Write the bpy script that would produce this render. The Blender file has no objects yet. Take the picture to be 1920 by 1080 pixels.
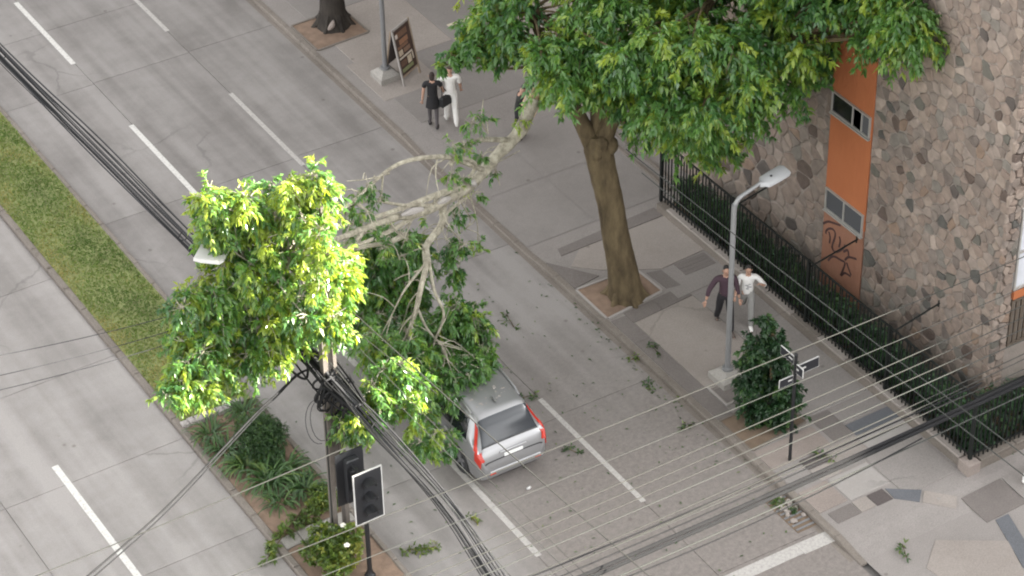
import bpy, math, random
import numpy as np
from mathutils import Vector, Matrix

R = math.radians
sc = bpy.context.scene
col = sc.collection

# ---------------------------------------------------------------- camera
cam_d = bpy.data.cameras.new('camera')
cam_d.sensor_width = 36.0
cam_d.lens = 93.08
cam_d.clip_start = 0.5
cam_d.clip_end = 3000
cam = bpy.data.objects.new('camera', cam_d)
col.objects.link(cam)
_r = Vector((0.84595768, -0.53296752, -0.01735604))
_u = Vector((0.33457214, 0.50514597, 0.79554323))
_f = Vector((0.41523137, 0.67880275, -0.6056482))
_m = Matrix(((_r.x, _u.x, -_f.x), (_r.y, _u.y, -_f.y), (_r.z, _u.z, -_f.z))).to_4x4()
_m.translation = Vector((-27.9714, -40.6513, 37.8907))
cam.matrix_world = _m
sc.camera = cam

# ---------------------------------------------------------------- sky, sun, exposure
SUN_EL = R(22.0)
SUN_DIR = Vector((0.9014 * math.cos(SUN_EL), -0.4330 * math.cos(SUN_EL), math.sin(SUN_EL)))   # towards the sun
world = bpy.data.worlds.new('World')
sc.world = world
world.use_nodes = True
wn = world.node_tree.nodes
wl = world.node_tree.links
wn.clear()
w_out = wn.new('ShaderNodeOutputWorld')
w_bg = wn.new('ShaderNodeBackground')
w_sky = wn.new('ShaderNodeTexSky')
w_sky.sky_type = 'NISHITA'
w_sky.sun_disc = False
w_sky.sun_elevation = SUN_EL
w_sky.sun_rotation = math.atan2(SUN_DIR.x, SUN_DIR.y)
w_sky.air_density = 1.0
w_sky.dust_density = 2.5
w_sky.ozone_density = 1.0
w_hsv = wn.new('ShaderNodeHueSaturation')       # thin high cloud: paler than a clear sky
w_hsv.inputs['Saturation'].default_value = 0.03
wl.new(w_sky.outputs[0], w_hsv.inputs['Color'])
wl.new(w_hsv.outputs[0], w_bg.inputs['Color'])
w_bg.inputs['Strength'].default_value = 0.10
wl.new(w_bg.outputs[0], w_out.inputs['Surface'])

sun_d = bpy.data.lights.new('sun', 'SUN')
sun_d.energy = 5.0
sun_d.angle = R(0.5)
sun_d.color = (1.0, 0.94, 0.82)
sun = bpy.data.objects.new('sun', sun_d)
col.objects.link(sun)
sun.rotation_euler = SUN_DIR.to_track_quat('Z', 'Y').to_euler()
sun.location = (30, -20, 40)

sc.view_settings.view_transform = 'Standard'
sc.view_settings.look = 'None'
sc.view_settings.gamma = 1.0
sc.view_settings.use_curve_mapping = False
sc.view_settings.exposure = 3.0
sc.cycles.max_bounces = 6
sc.cycles.filter_width = 2.0
sc.cycles.use_denoising = True

# ---------------------------------------------------------------- helpers
rnd = random.Random(11)
LOC = {}


class MB:
    """Collects vertices and faces; build() links them as one mesh object."""

    def __init__(self):
        self.v = []
        self.f = []

    def add(self, vs, fs):
        n = len(self.v)
        self.v += [tuple(p) for p in vs]
        self.f += [tuple(i + n for i in f) for f in fs]
        return self

    def box(self, c, s, rz=0.0, bev=0.0, ax=None):
        hx, hy, hz = s[0] / 2, s[1] / 2, s[2] / 2
        if bev:
            b = min(bev, hx * .45, hy * .45, hz * .9)
            vs = []
            for z, i in ((-hz, 0), (hz - b, 0), (hz, b)):
                for x, y in ((-1, -1), (1, -1), (1, 1), (-1, 1)):
                    vs.append((x * (hx - i), y * (hy - i), z))
            fs = [(3, 2, 1, 0), (8, 9, 10, 11)]
            for k in (0, 4):
                for i in range(4):
                    j = (i + 1) % 4
                    fs.append((k + i, k + j, k + 4 + j, k + 4 + i))
        else:
            vs = [(x * hx, y * hy, z * hz) for z in (-1, 1) for x, y in ((-1, -1), (1, -1), (1, 1), (-1, 1))]
            fs = [(3, 2, 1, 0), (4, 5, 6, 7), (0, 1, 5, 4), (1, 2, 6, 5), (2, 3, 7, 6), (3, 0, 4, 7)]
        if ax is not None:
            X, Y, Z = ax
            vs = [tuple(c[k] + X[k] * p[0] + Y[k] * p[1] + Z[k] * p[2] for k in range(3)) for p in vs]
        else:
            ca, sa = math.cos(rz), math.sin(rz)
            vs = [(c[0] + ca * p[0] - sa * p[1], c[1] + sa * p[0] + ca * p[1], c[2] + p[2]) for p in vs]
        return self.add(vs, fs)

    def prism(self, poly, z0, z1, top=None):
        """poly: xy list counter-clockwise; optional per-vertex top z list."""
        n = len(poly)
        vs = [(x, y, z0) for x, y in poly] + [(x, y, (top[i] if top else z1)) for i, (x, y) in enumerate(poly)]
        fs = [tuple(range(n - 1, -1, -1)), tuple(range(n, 2 * n))]
        fs += [(i, (i + 1) % n, n + (i + 1) % n, n + i) for i in range(n)]
        return self.add(vs, fs)

    def tube(self, pts, rad, n=8, cap=True, squash=None):
        pts = [Vector(p) for p in pts]
        if not hasattr(rad, '__len__'):
            rad = [rad] * len(pts)
        vs, fs = [], []
        t = (pts[1] - pts[0]).normalized()
        a = Vector((0, 0, 1)) if abs(t.z) < .9 else Vector((1, 0, 0))
        x = t.cross(a).normalized()
        for i, p in enumerate(pts):
            if i == 0:
                t = pts[1] - pts[0]
            elif i == len(pts) - 1:
                t = pts[-1] - pts[-2]
            else:
                t = pts[i + 1] - pts[i - 1]
            t.normalize()
            x = (x - t * x.dot(t))
            if x.length < 1e-6:
                x = t.orthogonal()
            x.normalize()
            y = t.cross(x)
            for k in range(n):
                a = 2 * math.pi * k / n
                q = p + (x * math.cos(a) + y * math.sin(a)) * rad[i]
                vs.append(q[:])
        for i in range(len(pts) - 1):
            for k in range(n):
                k2 = (k + 1) % n
                fs.append((i * n + k, i * n + k2, (i + 1) * n + k2, (i + 1) * n + k))
        if cap:
            fs.append(tuple(range(n - 1, -1, -1)))
            fs.append(tuple((len(pts) - 1) * n + k for k in range(n)))
        return self.add(vs, fs)

    def lathe(self, c, prof, n=16):
        """prof: list of (radius, z); revolved about the vertical through c."""
        vs = []
        for r_, z in prof:
            for k in range(n):
                a = 2 * math.pi * k / n
                vs.append((c[0] + r_ * math.cos(a), c[1] + r_ * math.sin(a), c[2] + z))
        fs = []
        for i in range(len(prof) - 1):
            for k in range(n):
                k2 = (k + 1) % n
                fs.append((i * n + k, i * n + k2, (i + 1) * n + k2, (i + 1) * n + k))
        fs.append(tuple(range(n - 1, -1, -1)))
        fs.append(tuple((len(prof) - 1) * n + k for k in range(n)))
        return self.add(vs, fs)

    def ball(self, c, r3, n=10, m=7):
        vs, fs = [], []
        for i in range(1, m):
            th = math.pi * i / m
            for k in range(n):
                a = 2 * math.pi * k / n
                vs.append((c[0] + r3[0] * math.sin(th) * math.cos(a), c[1] + r3[1] * math.sin(th) * math.sin(a), c[2] + r3[2] * math.cos(th)))
        vs += [(c[0], c[1], c[2] + r3[2]), (c[0], c[1], c[2] - r3[2])]
        T, B = len(vs) - 2, len(vs) - 1
        for i in range(m - 2):
            for k in range(n):
                k2 = (k + 1) % n
                fs.append((i * n + k, (i + 1) * n + k, (i + 1) * n + k2, i * n + k2))
        for k in range(n):
            k2 = (k + 1) % n
            fs.append((T, k, k2))
            fs.append((B, (m - 2) * n + k2, (m - 2) * n + k))
        return self.add(vs, fs)

    def mesh(self, name, off=None):
        me = bpy.data.meshes.new(name)
        v = self.v
        if off is not None:
            v = [(p[0] - off[0], p[1] - off[1], p[2] - off[2]) for p in v]
        me.from_pydata(v, [], self.f)
        me.update()
        return me

    def build(self, name, mat, parent=None, smooth=False, origin=None):
        off = LOC.get(parent.name) if parent else None
        me = self.mesh(name, off)
        me.materials.append(mat)
        if smooth:
            smooth_mesh(me)
        o = bpy.data.objects.new(name, me)
        col.objects.link(o)
        if parent:
            o.parent = parent
            LOC[o.name] = off
        else:
            LOC[o.name] = (0, 0, 0)
        return o


def smooth_mesh(me, ang=40):
    me.polygons.foreach_set('use_smooth', [True] * len(me.polygons))
    try:
        me.set_sharp_from_angle(angle=R(ang))
    except Exception:
        pass


def tag(o, label=None, cat=None, group=None, kind=None):
    if label:
        o['label'] = label
    if cat:
        o['category'] = cat
    if group:
        o['group'] = group
    if kind:
        o['kind'] = kind
    return o


def thing(name, loc, label, cat, group=None):
    o = bpy.data.objects.new(name, None)
    o.empty_display_size = .2
    col.objects.link(o)
    o.location = loc
    LOC[o.name] = tuple(loc)
    return tag(o, label, cat, group)


def grid_sheet(x0, x1, y0, y1, zf, nx, ny):
    m = MB()
    for j in range(ny + 1):
        for i in range(nx + 1):
            x = x0 + (x1 - x0) * i / nx
            y = y0 + (y1 - y0) * j / ny
            m.v.append((x, y, zf(x, y)))
    for j in range(ny):
        for i in range(nx):
            a = j * (nx + 1) + i
            m.f.append((a, a + 1, a + nx + 2, a + nx + 1))
    return m


def sweep(pts, sub=6):
    """Catmull-Rom through the points."""
    P = [Vector(p) for p in pts]
    P = [P[0] * 2 - P[1]] + P + [P[-1] * 2 - P[-2]]
    out = []
    for i in range(1, len(P) - 2):
        for k in range(sub):
            t = k / sub
            a, b, c, d = P[i - 1:i + 3]
            out.append(.5 * ((2 * b) + (c - a) * t + (2 * a - 5 * b + 4 * c - d) * t * t + (3 * b - a - 3 * c + d) * t ** 3))
    out.append(P[-2])
    return out


# ---------------------------------------------------------------- materials
def new_mat(name):
    m = bpy.data.materials.new(name)
    m.use_nodes = True
    nt = m.node_tree
    return m, nt, nt.nodes, nt.links, nt.nodes['Principled BSDF']


def simple(name, c, rough=.6, metal=0., spec=.5, var=.12, scale=8., bump=0., coat=0., bscale=None):
    """Principled colour with a little noise variation and fine relief."""
    m, nt, N, L, b = new_mat(name)
    b.inputs['Roughness'].default_value = rough
    b.inputs['Metallic'].default_value = metal
    b.inputs['Specular IOR Level'].default_value = spec
    b.inputs['Coat Weight'].default_value = coat
    geo = N.new('ShaderNodeNewGeometry')
    nz = N.new('ShaderNodeTexNoise')
    nz.inputs['Scale'].default_value = scale
    nz.inputs['Detail'].default_value = 5
    L.new(geo.outputs['Position'], nz.inputs['Vector'])
    mx = N.new('ShaderNodeMix')
    mx.data_type = 'RGBA'
    mx.inputs['A'].default_value = (*[max(0, x * (1 - var)) for x in c], 1)
    mx.inputs['B'].default_value = (*[min(1, x * (1 + var)) for x in c], 1)
    L.new(nz.outputs['Fac'], mx.inputs['Factor'])
    L.new(mx.outputs['Result'], b.inputs['Base Color'])
    if bump:
        n2 = N.new('ShaderNodeTexNoise')
        n2.inputs['Scale'].default_value = bscale or scale * 4
        n2.inputs['Detail'].default_value = 6
        L.new(geo.outputs['Position'], n2.inputs['Vector'])
        bp = N.new('ShaderNodeBump')
        bp.inputs['Strength'].default_value = bump
        bp.inputs['Distance'].default_value = .02
        L.new(n2.outputs['Fac'], bp.inputs['Height'])
        L.new(bp.outputs['Normal'], b.inputs['Normal'])
    return m


def concrete(name, c, c2, tracks=0., speck=.5, worn=None, rough=.85):
    """Weathered paving: broad stains, streaks along the road, fine aggregate speckle."""
    m, nt, N, L, b = new_mat(name)
    b.inputs['Roughness'].default_value = rough
    b.inputs['Specular IOR Level'].default_value = .25
    geo = N.new('ShaderNodeNewGeometry')
    oi = N.new('ShaderNodeObjectInfo')

    def noise(scale, detail, vec=None, rough_=.55):
        n = N.new('ShaderNodeTexNoise')
        n.inputs['Scale'].default_value = scale
        n.inputs['Detail'].default_value = detail
        n.inputs['Roughness'].default_value = rough_
        L.new(vec or geo.outputs['Position'], n.inputs['Vector'])
        return n.outputs['Fac']

    def mul(a, k):
        n = N.new('ShaderNodeMath')
        n.operation = 'MULTIPLY'
        L.new(a, n.inputs[0])
        n.inputs[1].default_value = k
        return n.outputs[0]

    def add(a, b_):
        n = N.new('ShaderNodeMath')
        n.operation = 'ADD'
        for i, q in enumerate((a, b_)):
            if hasattr(q, 'links'):
                L.new(q, n.inputs[i])
            else:
                n.inputs[i].default_value = q
        return n.outputs[0]

    mp = N.new('ShaderNodeMapping')
    mp.inputs['Scale'].default_value = (1.6, .06, 1)
    L.new(geo.outputs['Position'], mp.inputs['Vector'])
    fac = add(mul(noise(.45, 5), .9), mul(noise(2.6, 6, None, .7), .45))
    if tracks:
        fac = add(fac, mul(noise(1.0, 3, mp.outputs['Vector']), tracks))
        fac = add(fac, -.5 * tracks)
    fac = add(fac, mul(oi.outputs['Random'], .16))
    fac = add(fac, -.25)
    ramp = N.new('ShaderNodeValToRGB')
    ramp.color_ramp.elements[0].position = .22
    ramp.color_ramp.elements[0].color = (*c2, 1)
    ramp.color_ramp.elements[1].position = .72
    ramp.color_ramp.elements[1].color = (*c, 1)
    L.new(fac, ramp.inputs[0])
    colr = ramp.outputs['Color']
    if worn:                       # (colour, y0, y1, x_min): rougher brownish surface towards the junction
        wc, y0, y1, xm = worn
        sp = N.new('ShaderNodeSeparateXYZ')
        L.new(geo.outputs['Position'], sp.inputs[0])
        mr = N.new('ShaderNodeMapRange')
        mr.inputs['From Min'].default_value = y0
        mr.inputs['From Max'].default_value = y1
        L.new(add(sp.outputs['Y'], mul(noise(.5, 4), 3.)), mr.inputs['Value'])
        mr2 = N.new('ShaderNodeMapRange')
        mr2.inputs['From Min'].default_value = xm
        mr2.inputs['From Max'].default_value = xm + 1.4
        L.new(sp.outputs['X'], mr2.inputs['Value'])
        mm = N.new('ShaderNodeMath')
        mm.operation = 'MULTIPLY'
        L.new(mr.outputs['Result'], mm.inputs[0])
        L.new(mr2.outputs['Result'], mm.inputs[1])
        nn = noise(9, 5, None, .75)
        r2 = N.new('ShaderNodeValToRGB')
        r2.color_ramp.elements[0].position = .36
        r2.color_ramp.elements[0].color = (*[x * .72 for x in wc], 1)
        r2.color_ramp.elements[1].position = .62
        r2.color_ramp.elements[1].color = (*wc, 1)
        L.new(nn, r2.inputs[0])
        mw = N.new('ShaderNodeMix')
        mw.data_type = 'RGBA'
        L.new(mm.outputs[0], mw.inputs['Factor'])
        L.new(colr, mw.inputs['A'])
        L.new(r2.outputs['Color'], mw.inputs['B'])
        colr = mw.outputs['Result']
    # fine speckle
    sf = noise(38, 3, None, .7)
    r3 = N.new('ShaderNodeValToRGB')
    r3.color_ramp.elements[0].position = .3
    r3.color_ramp.elements[0].color = (1 - .3 * speck, 1 - .3 * speck, 1 - .3 * speck, 1)
    r3.color_ramp.elements[1].position = .7
    r3.color_ramp.elements[1].color = (1 + .12 * speck, 1 + .12 * speck, 1 + .11 * speck, 1)
    L.new(sf, r3.inputs[0])
    mx = N.new('ShaderNodeMix')
    mx.data_type = 'RGBA'
    mx.blend_type = 'MULTIPLY'
    mx.inputs['Factor'].default_value = 1
    L.new(colr, mx.inputs['A'])
    L.new(r3.outputs['Color'], mx.inputs['B'])
    # hairline cracks, only here and there
    vc = N.new('ShaderNodeTexVoronoi')
    vc.feature = 'DISTANCE_TO_EDGE'
    vc.inputs['Scale'].default_value = .33
    wv = N.new('ShaderNodeMix')
    wv.data_type = 'VECTOR'
    wv.inputs['Factor'].default_value = .07
    nv = N.new('ShaderNodeTexNoise')
    nv.inputs['Scale'].default_value = 1.3
    nv.inputs['Detail'].default_value = 6
    L.new(geo.outputs['Position'], nv.inputs['Vector'])
    L.new(geo.outputs['Position'], wv.inputs['A'])
    sc_ = N.new('ShaderNodeVectorMath')
    sc_.operation = 'SCALE'
    sc_.inputs['Scale'].default_value = 9.
    L.new(nv.outputs['Color'], sc_.inputs[0])
    L.new(sc_.outputs[0], wv.inputs['B'])
    L.new(wv.outputs['Result'], vc.inputs['Vector'])
    rc = N.new('ShaderNodeMapRange')
    rc.inputs['From Min'].default_value = .004
    rc.inputs['From Max'].default_value = .011
    rc.inputs['To Min'].default_value = .80
    L.new(vc.outputs['Distance'], rc.inputs['Value'])
    rn = N.new('ShaderNodeMapRange')
    rn.inputs['From Min'].default_value = .55
    rn.inputs['From Max'].default_value = .64
    L.new(noise(.22, 2), rn.inputs['Value'])
    cm = N.new('ShaderNodeMix')
    cm.data_type = 'FLOAT'
    cm.inputs['A'].default_value = 1.
    L.new(rn.outputs['Result'], cm.inputs['Factor'])
    L.new(rc.outputs['Result'], cm.inputs['B'])
    mxc = N.new('ShaderNodeMix')
    mxc.data_type = 'RGBA'
    mxc.blend_type = 'MULTIPLY'
    mxc.inputs['Factor'].default_value = 1
    L.new(mx.outputs['Result'], mxc.inputs['A'])
    L.new(cm.outputs['Result'], mxc.inputs['B'])
    mx = mxc
    # small dark spots and oil drips
    vo = N.new('ShaderNodeTexVoronoi')
    vo.inputs['Scale'].default_value = 1.1
    L.new(geo.outputs['Position'], vo.inputs['Vector'])
    r4 = N.new('ShaderNodeValToRGB')
    r4.color_ramp.elements[0].position = .03
    r4.color_ramp.elements[0].color = (.62, .6, .58, 1)
    r4.color_ramp.elements[1].position = .075
    r4.color_ramp.elements[1].color = (1, 1, 1, 1)
    L.new(vo.outputs['Distance'], r4.inputs[0])
    mx2 = N.new('ShaderNodeMix')
    mx2.data_type = 'RGBA'
    mx2.blend_type = 'MULTIPLY'
    mx2.inputs['Factor'].default_value = .8
    L.new(mx.outputs['Result'], mx2.inputs['A'])
    L.new(r4.outputs['Color'], mx2.inputs['B'])
    L.new(mx2.outputs['Result'], b.inputs['Base Color'])
    bp = N.new('ShaderNodeBump')
    bp.inputs['Strength'].default_value = .35
    bp.inputs['Distance'].default_value = .01
    L.new(noise(55, 4, None, .7), bp.inputs['Height'])
    L.new(bp.outputs['Normal'], b.inputs['Normal'])
    return m


def paint_mat(name, c, under, wear=.45):
    """Road paint worn through to the concrete in patches."""
    m, nt, N, L, b = new_mat(name)
    b.inputs['Roughness'].default_value = .7
    geo = N.new('ShaderNodeNewGeometry')
    n = N.new('ShaderNodeTexNoise')
    n.inputs['Scale'].default_value = 14
    n.inputs['Detail'].default_value = 7
    n.inputs['Roughness'].default_value = .75
    L.new(geo.outputs['Position'], n.inputs['Vector'])
    r_ = N.new('ShaderNodeValToRGB')
    r_.color_ramp.elements[0].position = wear - .12
    r_.color_ramp.elements[0].color = (*under, 1)
    r_.color_ramp.elements[1].position = wear + .1
    r_.color_ramp.elements[1].color = (*c, 1)
    L.new(n.outputs['Fac'], r_.inputs[0])
    L.new(r_.outputs['Color'], b.inputs['Base Color'])
    return m


def leaf_mat(name, dark, mid, young, trans=.4, rough=.42, spec=.5, tmul=(1.5, 1.35, .45)):
    m, nt, N, L, b = new_mat(name)
    b.inputs['Roughness'].default_value = rough
    b.inputs['Specular IOR Level'].default_value = spec
    at = N.new('ShaderNodeAttribute')
    at.attribute_name = 'tint'
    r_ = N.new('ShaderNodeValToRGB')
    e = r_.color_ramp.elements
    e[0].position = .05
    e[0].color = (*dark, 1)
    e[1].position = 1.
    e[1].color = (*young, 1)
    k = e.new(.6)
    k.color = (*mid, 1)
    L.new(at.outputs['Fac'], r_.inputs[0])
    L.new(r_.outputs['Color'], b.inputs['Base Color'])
    tr = N.new('ShaderNodeBsdfTranslucent')
    mc = N.new('ShaderNodeMix')
    mc.data_type = 'RGBA'
    mc.blend_type = 'MULTIPLY'
    mc.inputs['Factor'].default_value = 1
    mc.inputs['B'].default_value = (*tmul, 1)
    L.new(r_.outputs['Color'], mc.inputs['A'])
    L.new(mc.outputs['Result'], tr.inputs['Color'])
    ms = N.new('ShaderNodeMixShader')
    ms.inputs['Fac'].default_value = trans
    L.new(b.outputs[0], ms.inputs[1])
    L.new(tr.outputs[0], ms.inputs[2])
    L.new(ms.outputs[0], N['Material Output'].inputs['Surface'])
    return m


def bark_mat(name, c1, c2, scale=3., stretch=.25):
    m, nt, N, L, b = new_mat(name)
    b.inputs['Roughness'].default_value = .9
    b.inputs['Specular IOR Level'].default_value = .2
    geo = N.new('ShaderNodeNewGeometry')
    mp = N.new('ShaderNodeMapping')
    mp.inputs['Scale'].default_value = (1, 1, stretch)
    L.new(geo.outputs['Position'], mp.inputs['Vector'])
    n = N.new('ShaderNodeTexNoise')
    n.inputs['Scale'].default_value = scale
    n.inputs['Detail'].default_value = 8
    n.inputs['Roughness'].default_value = .65
    L.new(mp.outputs[0], n.inputs['Vector'])
    r_ = N.new('ShaderNodeValToRGB')
    r_.color_ramp.elements[0].position = .35
    r_.color_ramp.elements[0].color = (*c1, 1)
    r_.color_ramp.elements[1].position = .66
    r_.color_ramp.elements[1].color = (*c2, 1)
    L.new(n.outputs['Fac'], r_.inputs[0])
    L.new(r_.outputs['Color'], b.inputs['Base Color'])
    n2 = N.new('ShaderNodeTexNoise')
    n2.inputs['Scale'].default_value = scale * 7
    n2.inputs['Detail'].default_value = 6
    L.new(mp.outputs[0], n2.inputs['Vector'])
    bp = N.new('ShaderNodeBump')
    bp.inputs['Strength'].default_value = .7
    bp.inputs['Distance'].default_value = .03
    L.new(n2.outputs['Fac'], bp.inputs['Height'])
    L.new(bp.outputs['Normal'], b.inputs['Normal'])
    return m


M = {}
CON = (.292, .274, .263)
M['road'] = concrete('road_concrete', CON, (.188, .174, .165), tracks=1.25, worn=((.240, .214, .198), 2.0, -3.5, -7.4))
M['road_left'] = concrete('left_road_concrete', (.325, .304, .291), (.220, .204, .193), tracks=1.2)
M['joint'] = simple('joint_dirt', (.13, .12, .108), .95)
M['ground'] = concrete('far_asphalt', (.20, .19, .18), (.15, .14, .135))
M['walk'] = concrete('sidewalk_concrete', (.290, .266, .252), (.225, .205, .193), speck=.8)
M['apron'] = concrete('apron_concrete', (.268, .248, .235), (.205, .188, .177), speck=.5)
M['slab_light'] = concrete('light_slab', (.335, .300, .275), (.262, .231, .210), speck=.7)
M['slab_dark'] = concrete('dark_slab', (.205, .183, .172), (.160, .142, .133), speck=.9)
M['slab_blue'] = concrete('blue_grey_tile', (.145, .150, .165), (.11, .115, .125), speck=.9)
M['slab_brown'] = concrete('brown_tile', (.115, .098, .095), (.085, .072, .07), speck=.9)
M['slab_pink'] = concrete('pink_slab', (.30, .255, .23), (.235, .198, .178), speck=.8)
M['slab_pale'] = concrete('pale_slab', (.365, .340, .322), (.30, .278, .262), speck=.4)
M['kerb'] = concrete('kerb_concrete', (.245, .215, .19), (.15, .130, .112), speck=1.)
M['cement'] = concrete('cement', (.36, .34, .315), (.25, .235, .215), speck=.8)
M['paint'] = paint_mat('road_paint', (.58, .565, .535), CON, .40)
M['paint_worn'] = paint_mat('worn_road_paint', (.43, .41, .385), CON, .46)
M['paint_cream'] = paint_mat('cream_road_paint', (.62, .56, .43), CON, .42)
M['soil'] = simple('soil', (.16, .115, .08), .95, var=.5, scale=5, bump=.8, bscale=30)
M['soil_red'] = simple('reddish_soil', (.21, .145, .105), .95, var=.45, scale=5, bump=.8, bscale=30)
M['turf'] = simple('turf_soil', (.195, .215, .085), .95, var=.55, scale=1.6, bump=.6, bscale=40)
M['bark'] = bark_mat('tree_bark', (.062, .046, .028), (.150, .115, .066), 4, .3)
M['bark_dark'] = bark_mat('dark_bark', (.022, .019, .017), (.06, .052, .045), 4)
M['bark_pale'] = bark_mat('limb_bark', (.20, .18, .14), (.44, .41, .33), 6, 1)
M['wood'] = simple('torn_wood', (.56, .40, .25), .8, var=.35, scale=14, bump=.5)
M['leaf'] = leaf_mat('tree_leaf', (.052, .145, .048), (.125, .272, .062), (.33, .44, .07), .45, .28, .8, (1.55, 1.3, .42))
M['leaf_dark'] = leaf_mat('shrub_leaf', (.014, .040, .016), (.026, .070, .024), (.06, .12, .025), .25)
M['leaf_hedge'] = leaf_mat('hedge_leaf', (.024, .062, .030), (.050, .116, .052), (.09, .17, .06), .35)
M['leaf_bed'] = leaf_mat('bed_leaf', (.030, .070, .024), (.060, .125, .036), (.15, .21, .05), .3)
M['leaf_yellow'] = leaf_mat('yellowish_leaf', (.06, .105, .022), (.12, .19, .035), (.26, .28, .05), .35)
M['grass'] = leaf_mat('grass_blade', (.092, .158, .040), (.165, .240, .062), (.35, .31, .13), .3, .6, .25, (1.3, 1.2, .6))
M['petal'] = simple('white_petal', (.75, .72, .64), .6)
M['plaster'] = bark_mat('orange_plaster', (.372, .128, .055), (.405, .142, .062), 1.2, .5)
M['plaster_low'] = bark_mat('faded_plaster', (.262, .130, .086), (.305, .155, .103), 2, .6)
M['graffiti'] = simple('graffiti_paint', (.060, .028, .026), .7, var=.3, scale=20)
M['mortar'] = simple('mortar', (.250, .216, .190), .95, var=.25, scale=6, bump=.6)
M['roof'] = simple('roof_gravel', (.3, .29, .28), .9)
STONE = [(0.243, 0.193, 0.161), (0.211, 0.167, 0.140), (0.273, 0.221, 0.184), (0.206, 0.173, 0.150), (0.231, 0.180, 0.149), (0.192, 0.157, 0.134), (0.262, 0.216, 0.185),
         (0.096, 0.082, 0.074), (0.108, 0.082, 0.069), (0.122, 0.115, 0.098), (0.153, 0.127, 0.111), (0.090, 0.086, 0.078), (0.227, 0.164, 0.124), (0.339, 0.279, 0.237), (0.183, 0.165, 0.144)]
SW = [8, 8, 7, 7, 8, 7, 6, 1.2, 1.5, 1.3, 3.5, .8, 1.3, .8, 3]
STONE_M = [simple('wall_stone_%02d' % i, c, .88, var=.42, scale=6, bump=.7, bscale=24, spec=.3) for i, c in enumerate(STONE)]
M['alu'] = simple('window_aluminium', (.40, .385, .36), .45, metal=.3, var=.1)
M['white'] = simple('white_paint', (.50, .495, .48), .5, var=.06)
M['brown_slat'] = simple('brown_slat', (.105, .082, .062), .7)
M['fence'] = simple('fence_paint', (.010, .012, .011), .6, spec=.25, var=.2)
M['lowwall'] = concrete('low_wall', (.225, .195, .170), (.12, .105, .09), speck=1.)
M['galv'] = simple('galvanised', (.27, .273, .276), .5, metal=.35, var=.12, scale=12)
M['lamp_grey'] = simple('luminaire_grey', (.38, .385, .395), .45, var=.06)
M['pole_dark'] = simple('grey_pole', (.20, .20, .205), .55, metal=.2, var=.15)
M['concrete_pole'] = simple('pole_concrete', (.125, .108, .095), .9, var=.25, scale=5, bump=.4)
M['black'] = simple('black_paint', (.010, .0105, .012), .55, var=.2)
M['sig_back'] = simple('signal_back', (.018, .019, .022), .55, var=.15)
M['sig_lens'] = simple('signal_lens', (.020, .016, .028), .2, spec=.6)
M['cable'] = simple('cable_black', (.020, .020, .021), .85, spec=.08, var=.25)
M['cable_grey'] = simple('cable_grey', (.055, .055, .058), .85, spec=.08, var=.25)
M['wire'] = simple('wire_aluminium', (.046, .046, .042), .85, spec=.08, var=.1)
M['wire_dull'] = simple('wire_dull', (.052, .054, .050), .85, spec=.08, var=.1)
M['sign_black'] = simple('sign_face', (.018, .019, .024), .4)
M['board_wood'] = simple('board_frame', (.30, .235, .175), .7, var=.2)
M['rubber'] = simple('rubber', (.018, .018, .019), .8)
M['plastic'] = simple('black_plastic', (.022, .022, .024), .5)
M['rim'] = simple('alloy_rim', (.34, .34, .36), .35, metal=.8)
M['chrome'] = simple('bright_trim', (.40, .40, .41), .3, metal=.7)
M['carpaint'] = simple('silver_paint', (.265, .265, .27), .30, metal=.5, var=.03, coat=.5)
M['carpaint_dark'] = simple('dark_paint', (.03, .032, .036), .3, metal=.3, var=.03, coat=.6)
M['skin'] = simple('skin', (.42, .25, .18), .6, var=.06)


def glass_mat(name, c, rough=.06, spec=.6):
    m, nt, N, L, b = new_mat(name)
    b.inputs['Base Color'].default_value = (*c, 1)
    b.inputs['Roughness'].default_value = rough
    b.inputs['Specular IOR Level'].default_value = spec
    return m


M['car_glass'] = glass_mat('tinted_glass', (.012, .014, .017))
M['rear_glass'] = glass_mat('rear_glass', (.036, .040, .046), .14, .5)
M['win_glass'] = glass_mat('window_glass', (.085, .088, .095), .1)
M['win_dark'] = glass_mat('dark_pane', (.012, .012, .014), .1)
M['curtain'] = simple('pale_curtain', (.56, .58, .62), .6, var=.12)
M['red_lamp'] = glass_mat('red_lamp', (.42, .030, .018), .2, .7)
M['head_lamp'] = glass_mat('head_lamp', (.5, .52, .55), .1, .7)
M['plate'] = simple('number_plate', (.72, .72, .70), .5)

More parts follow.
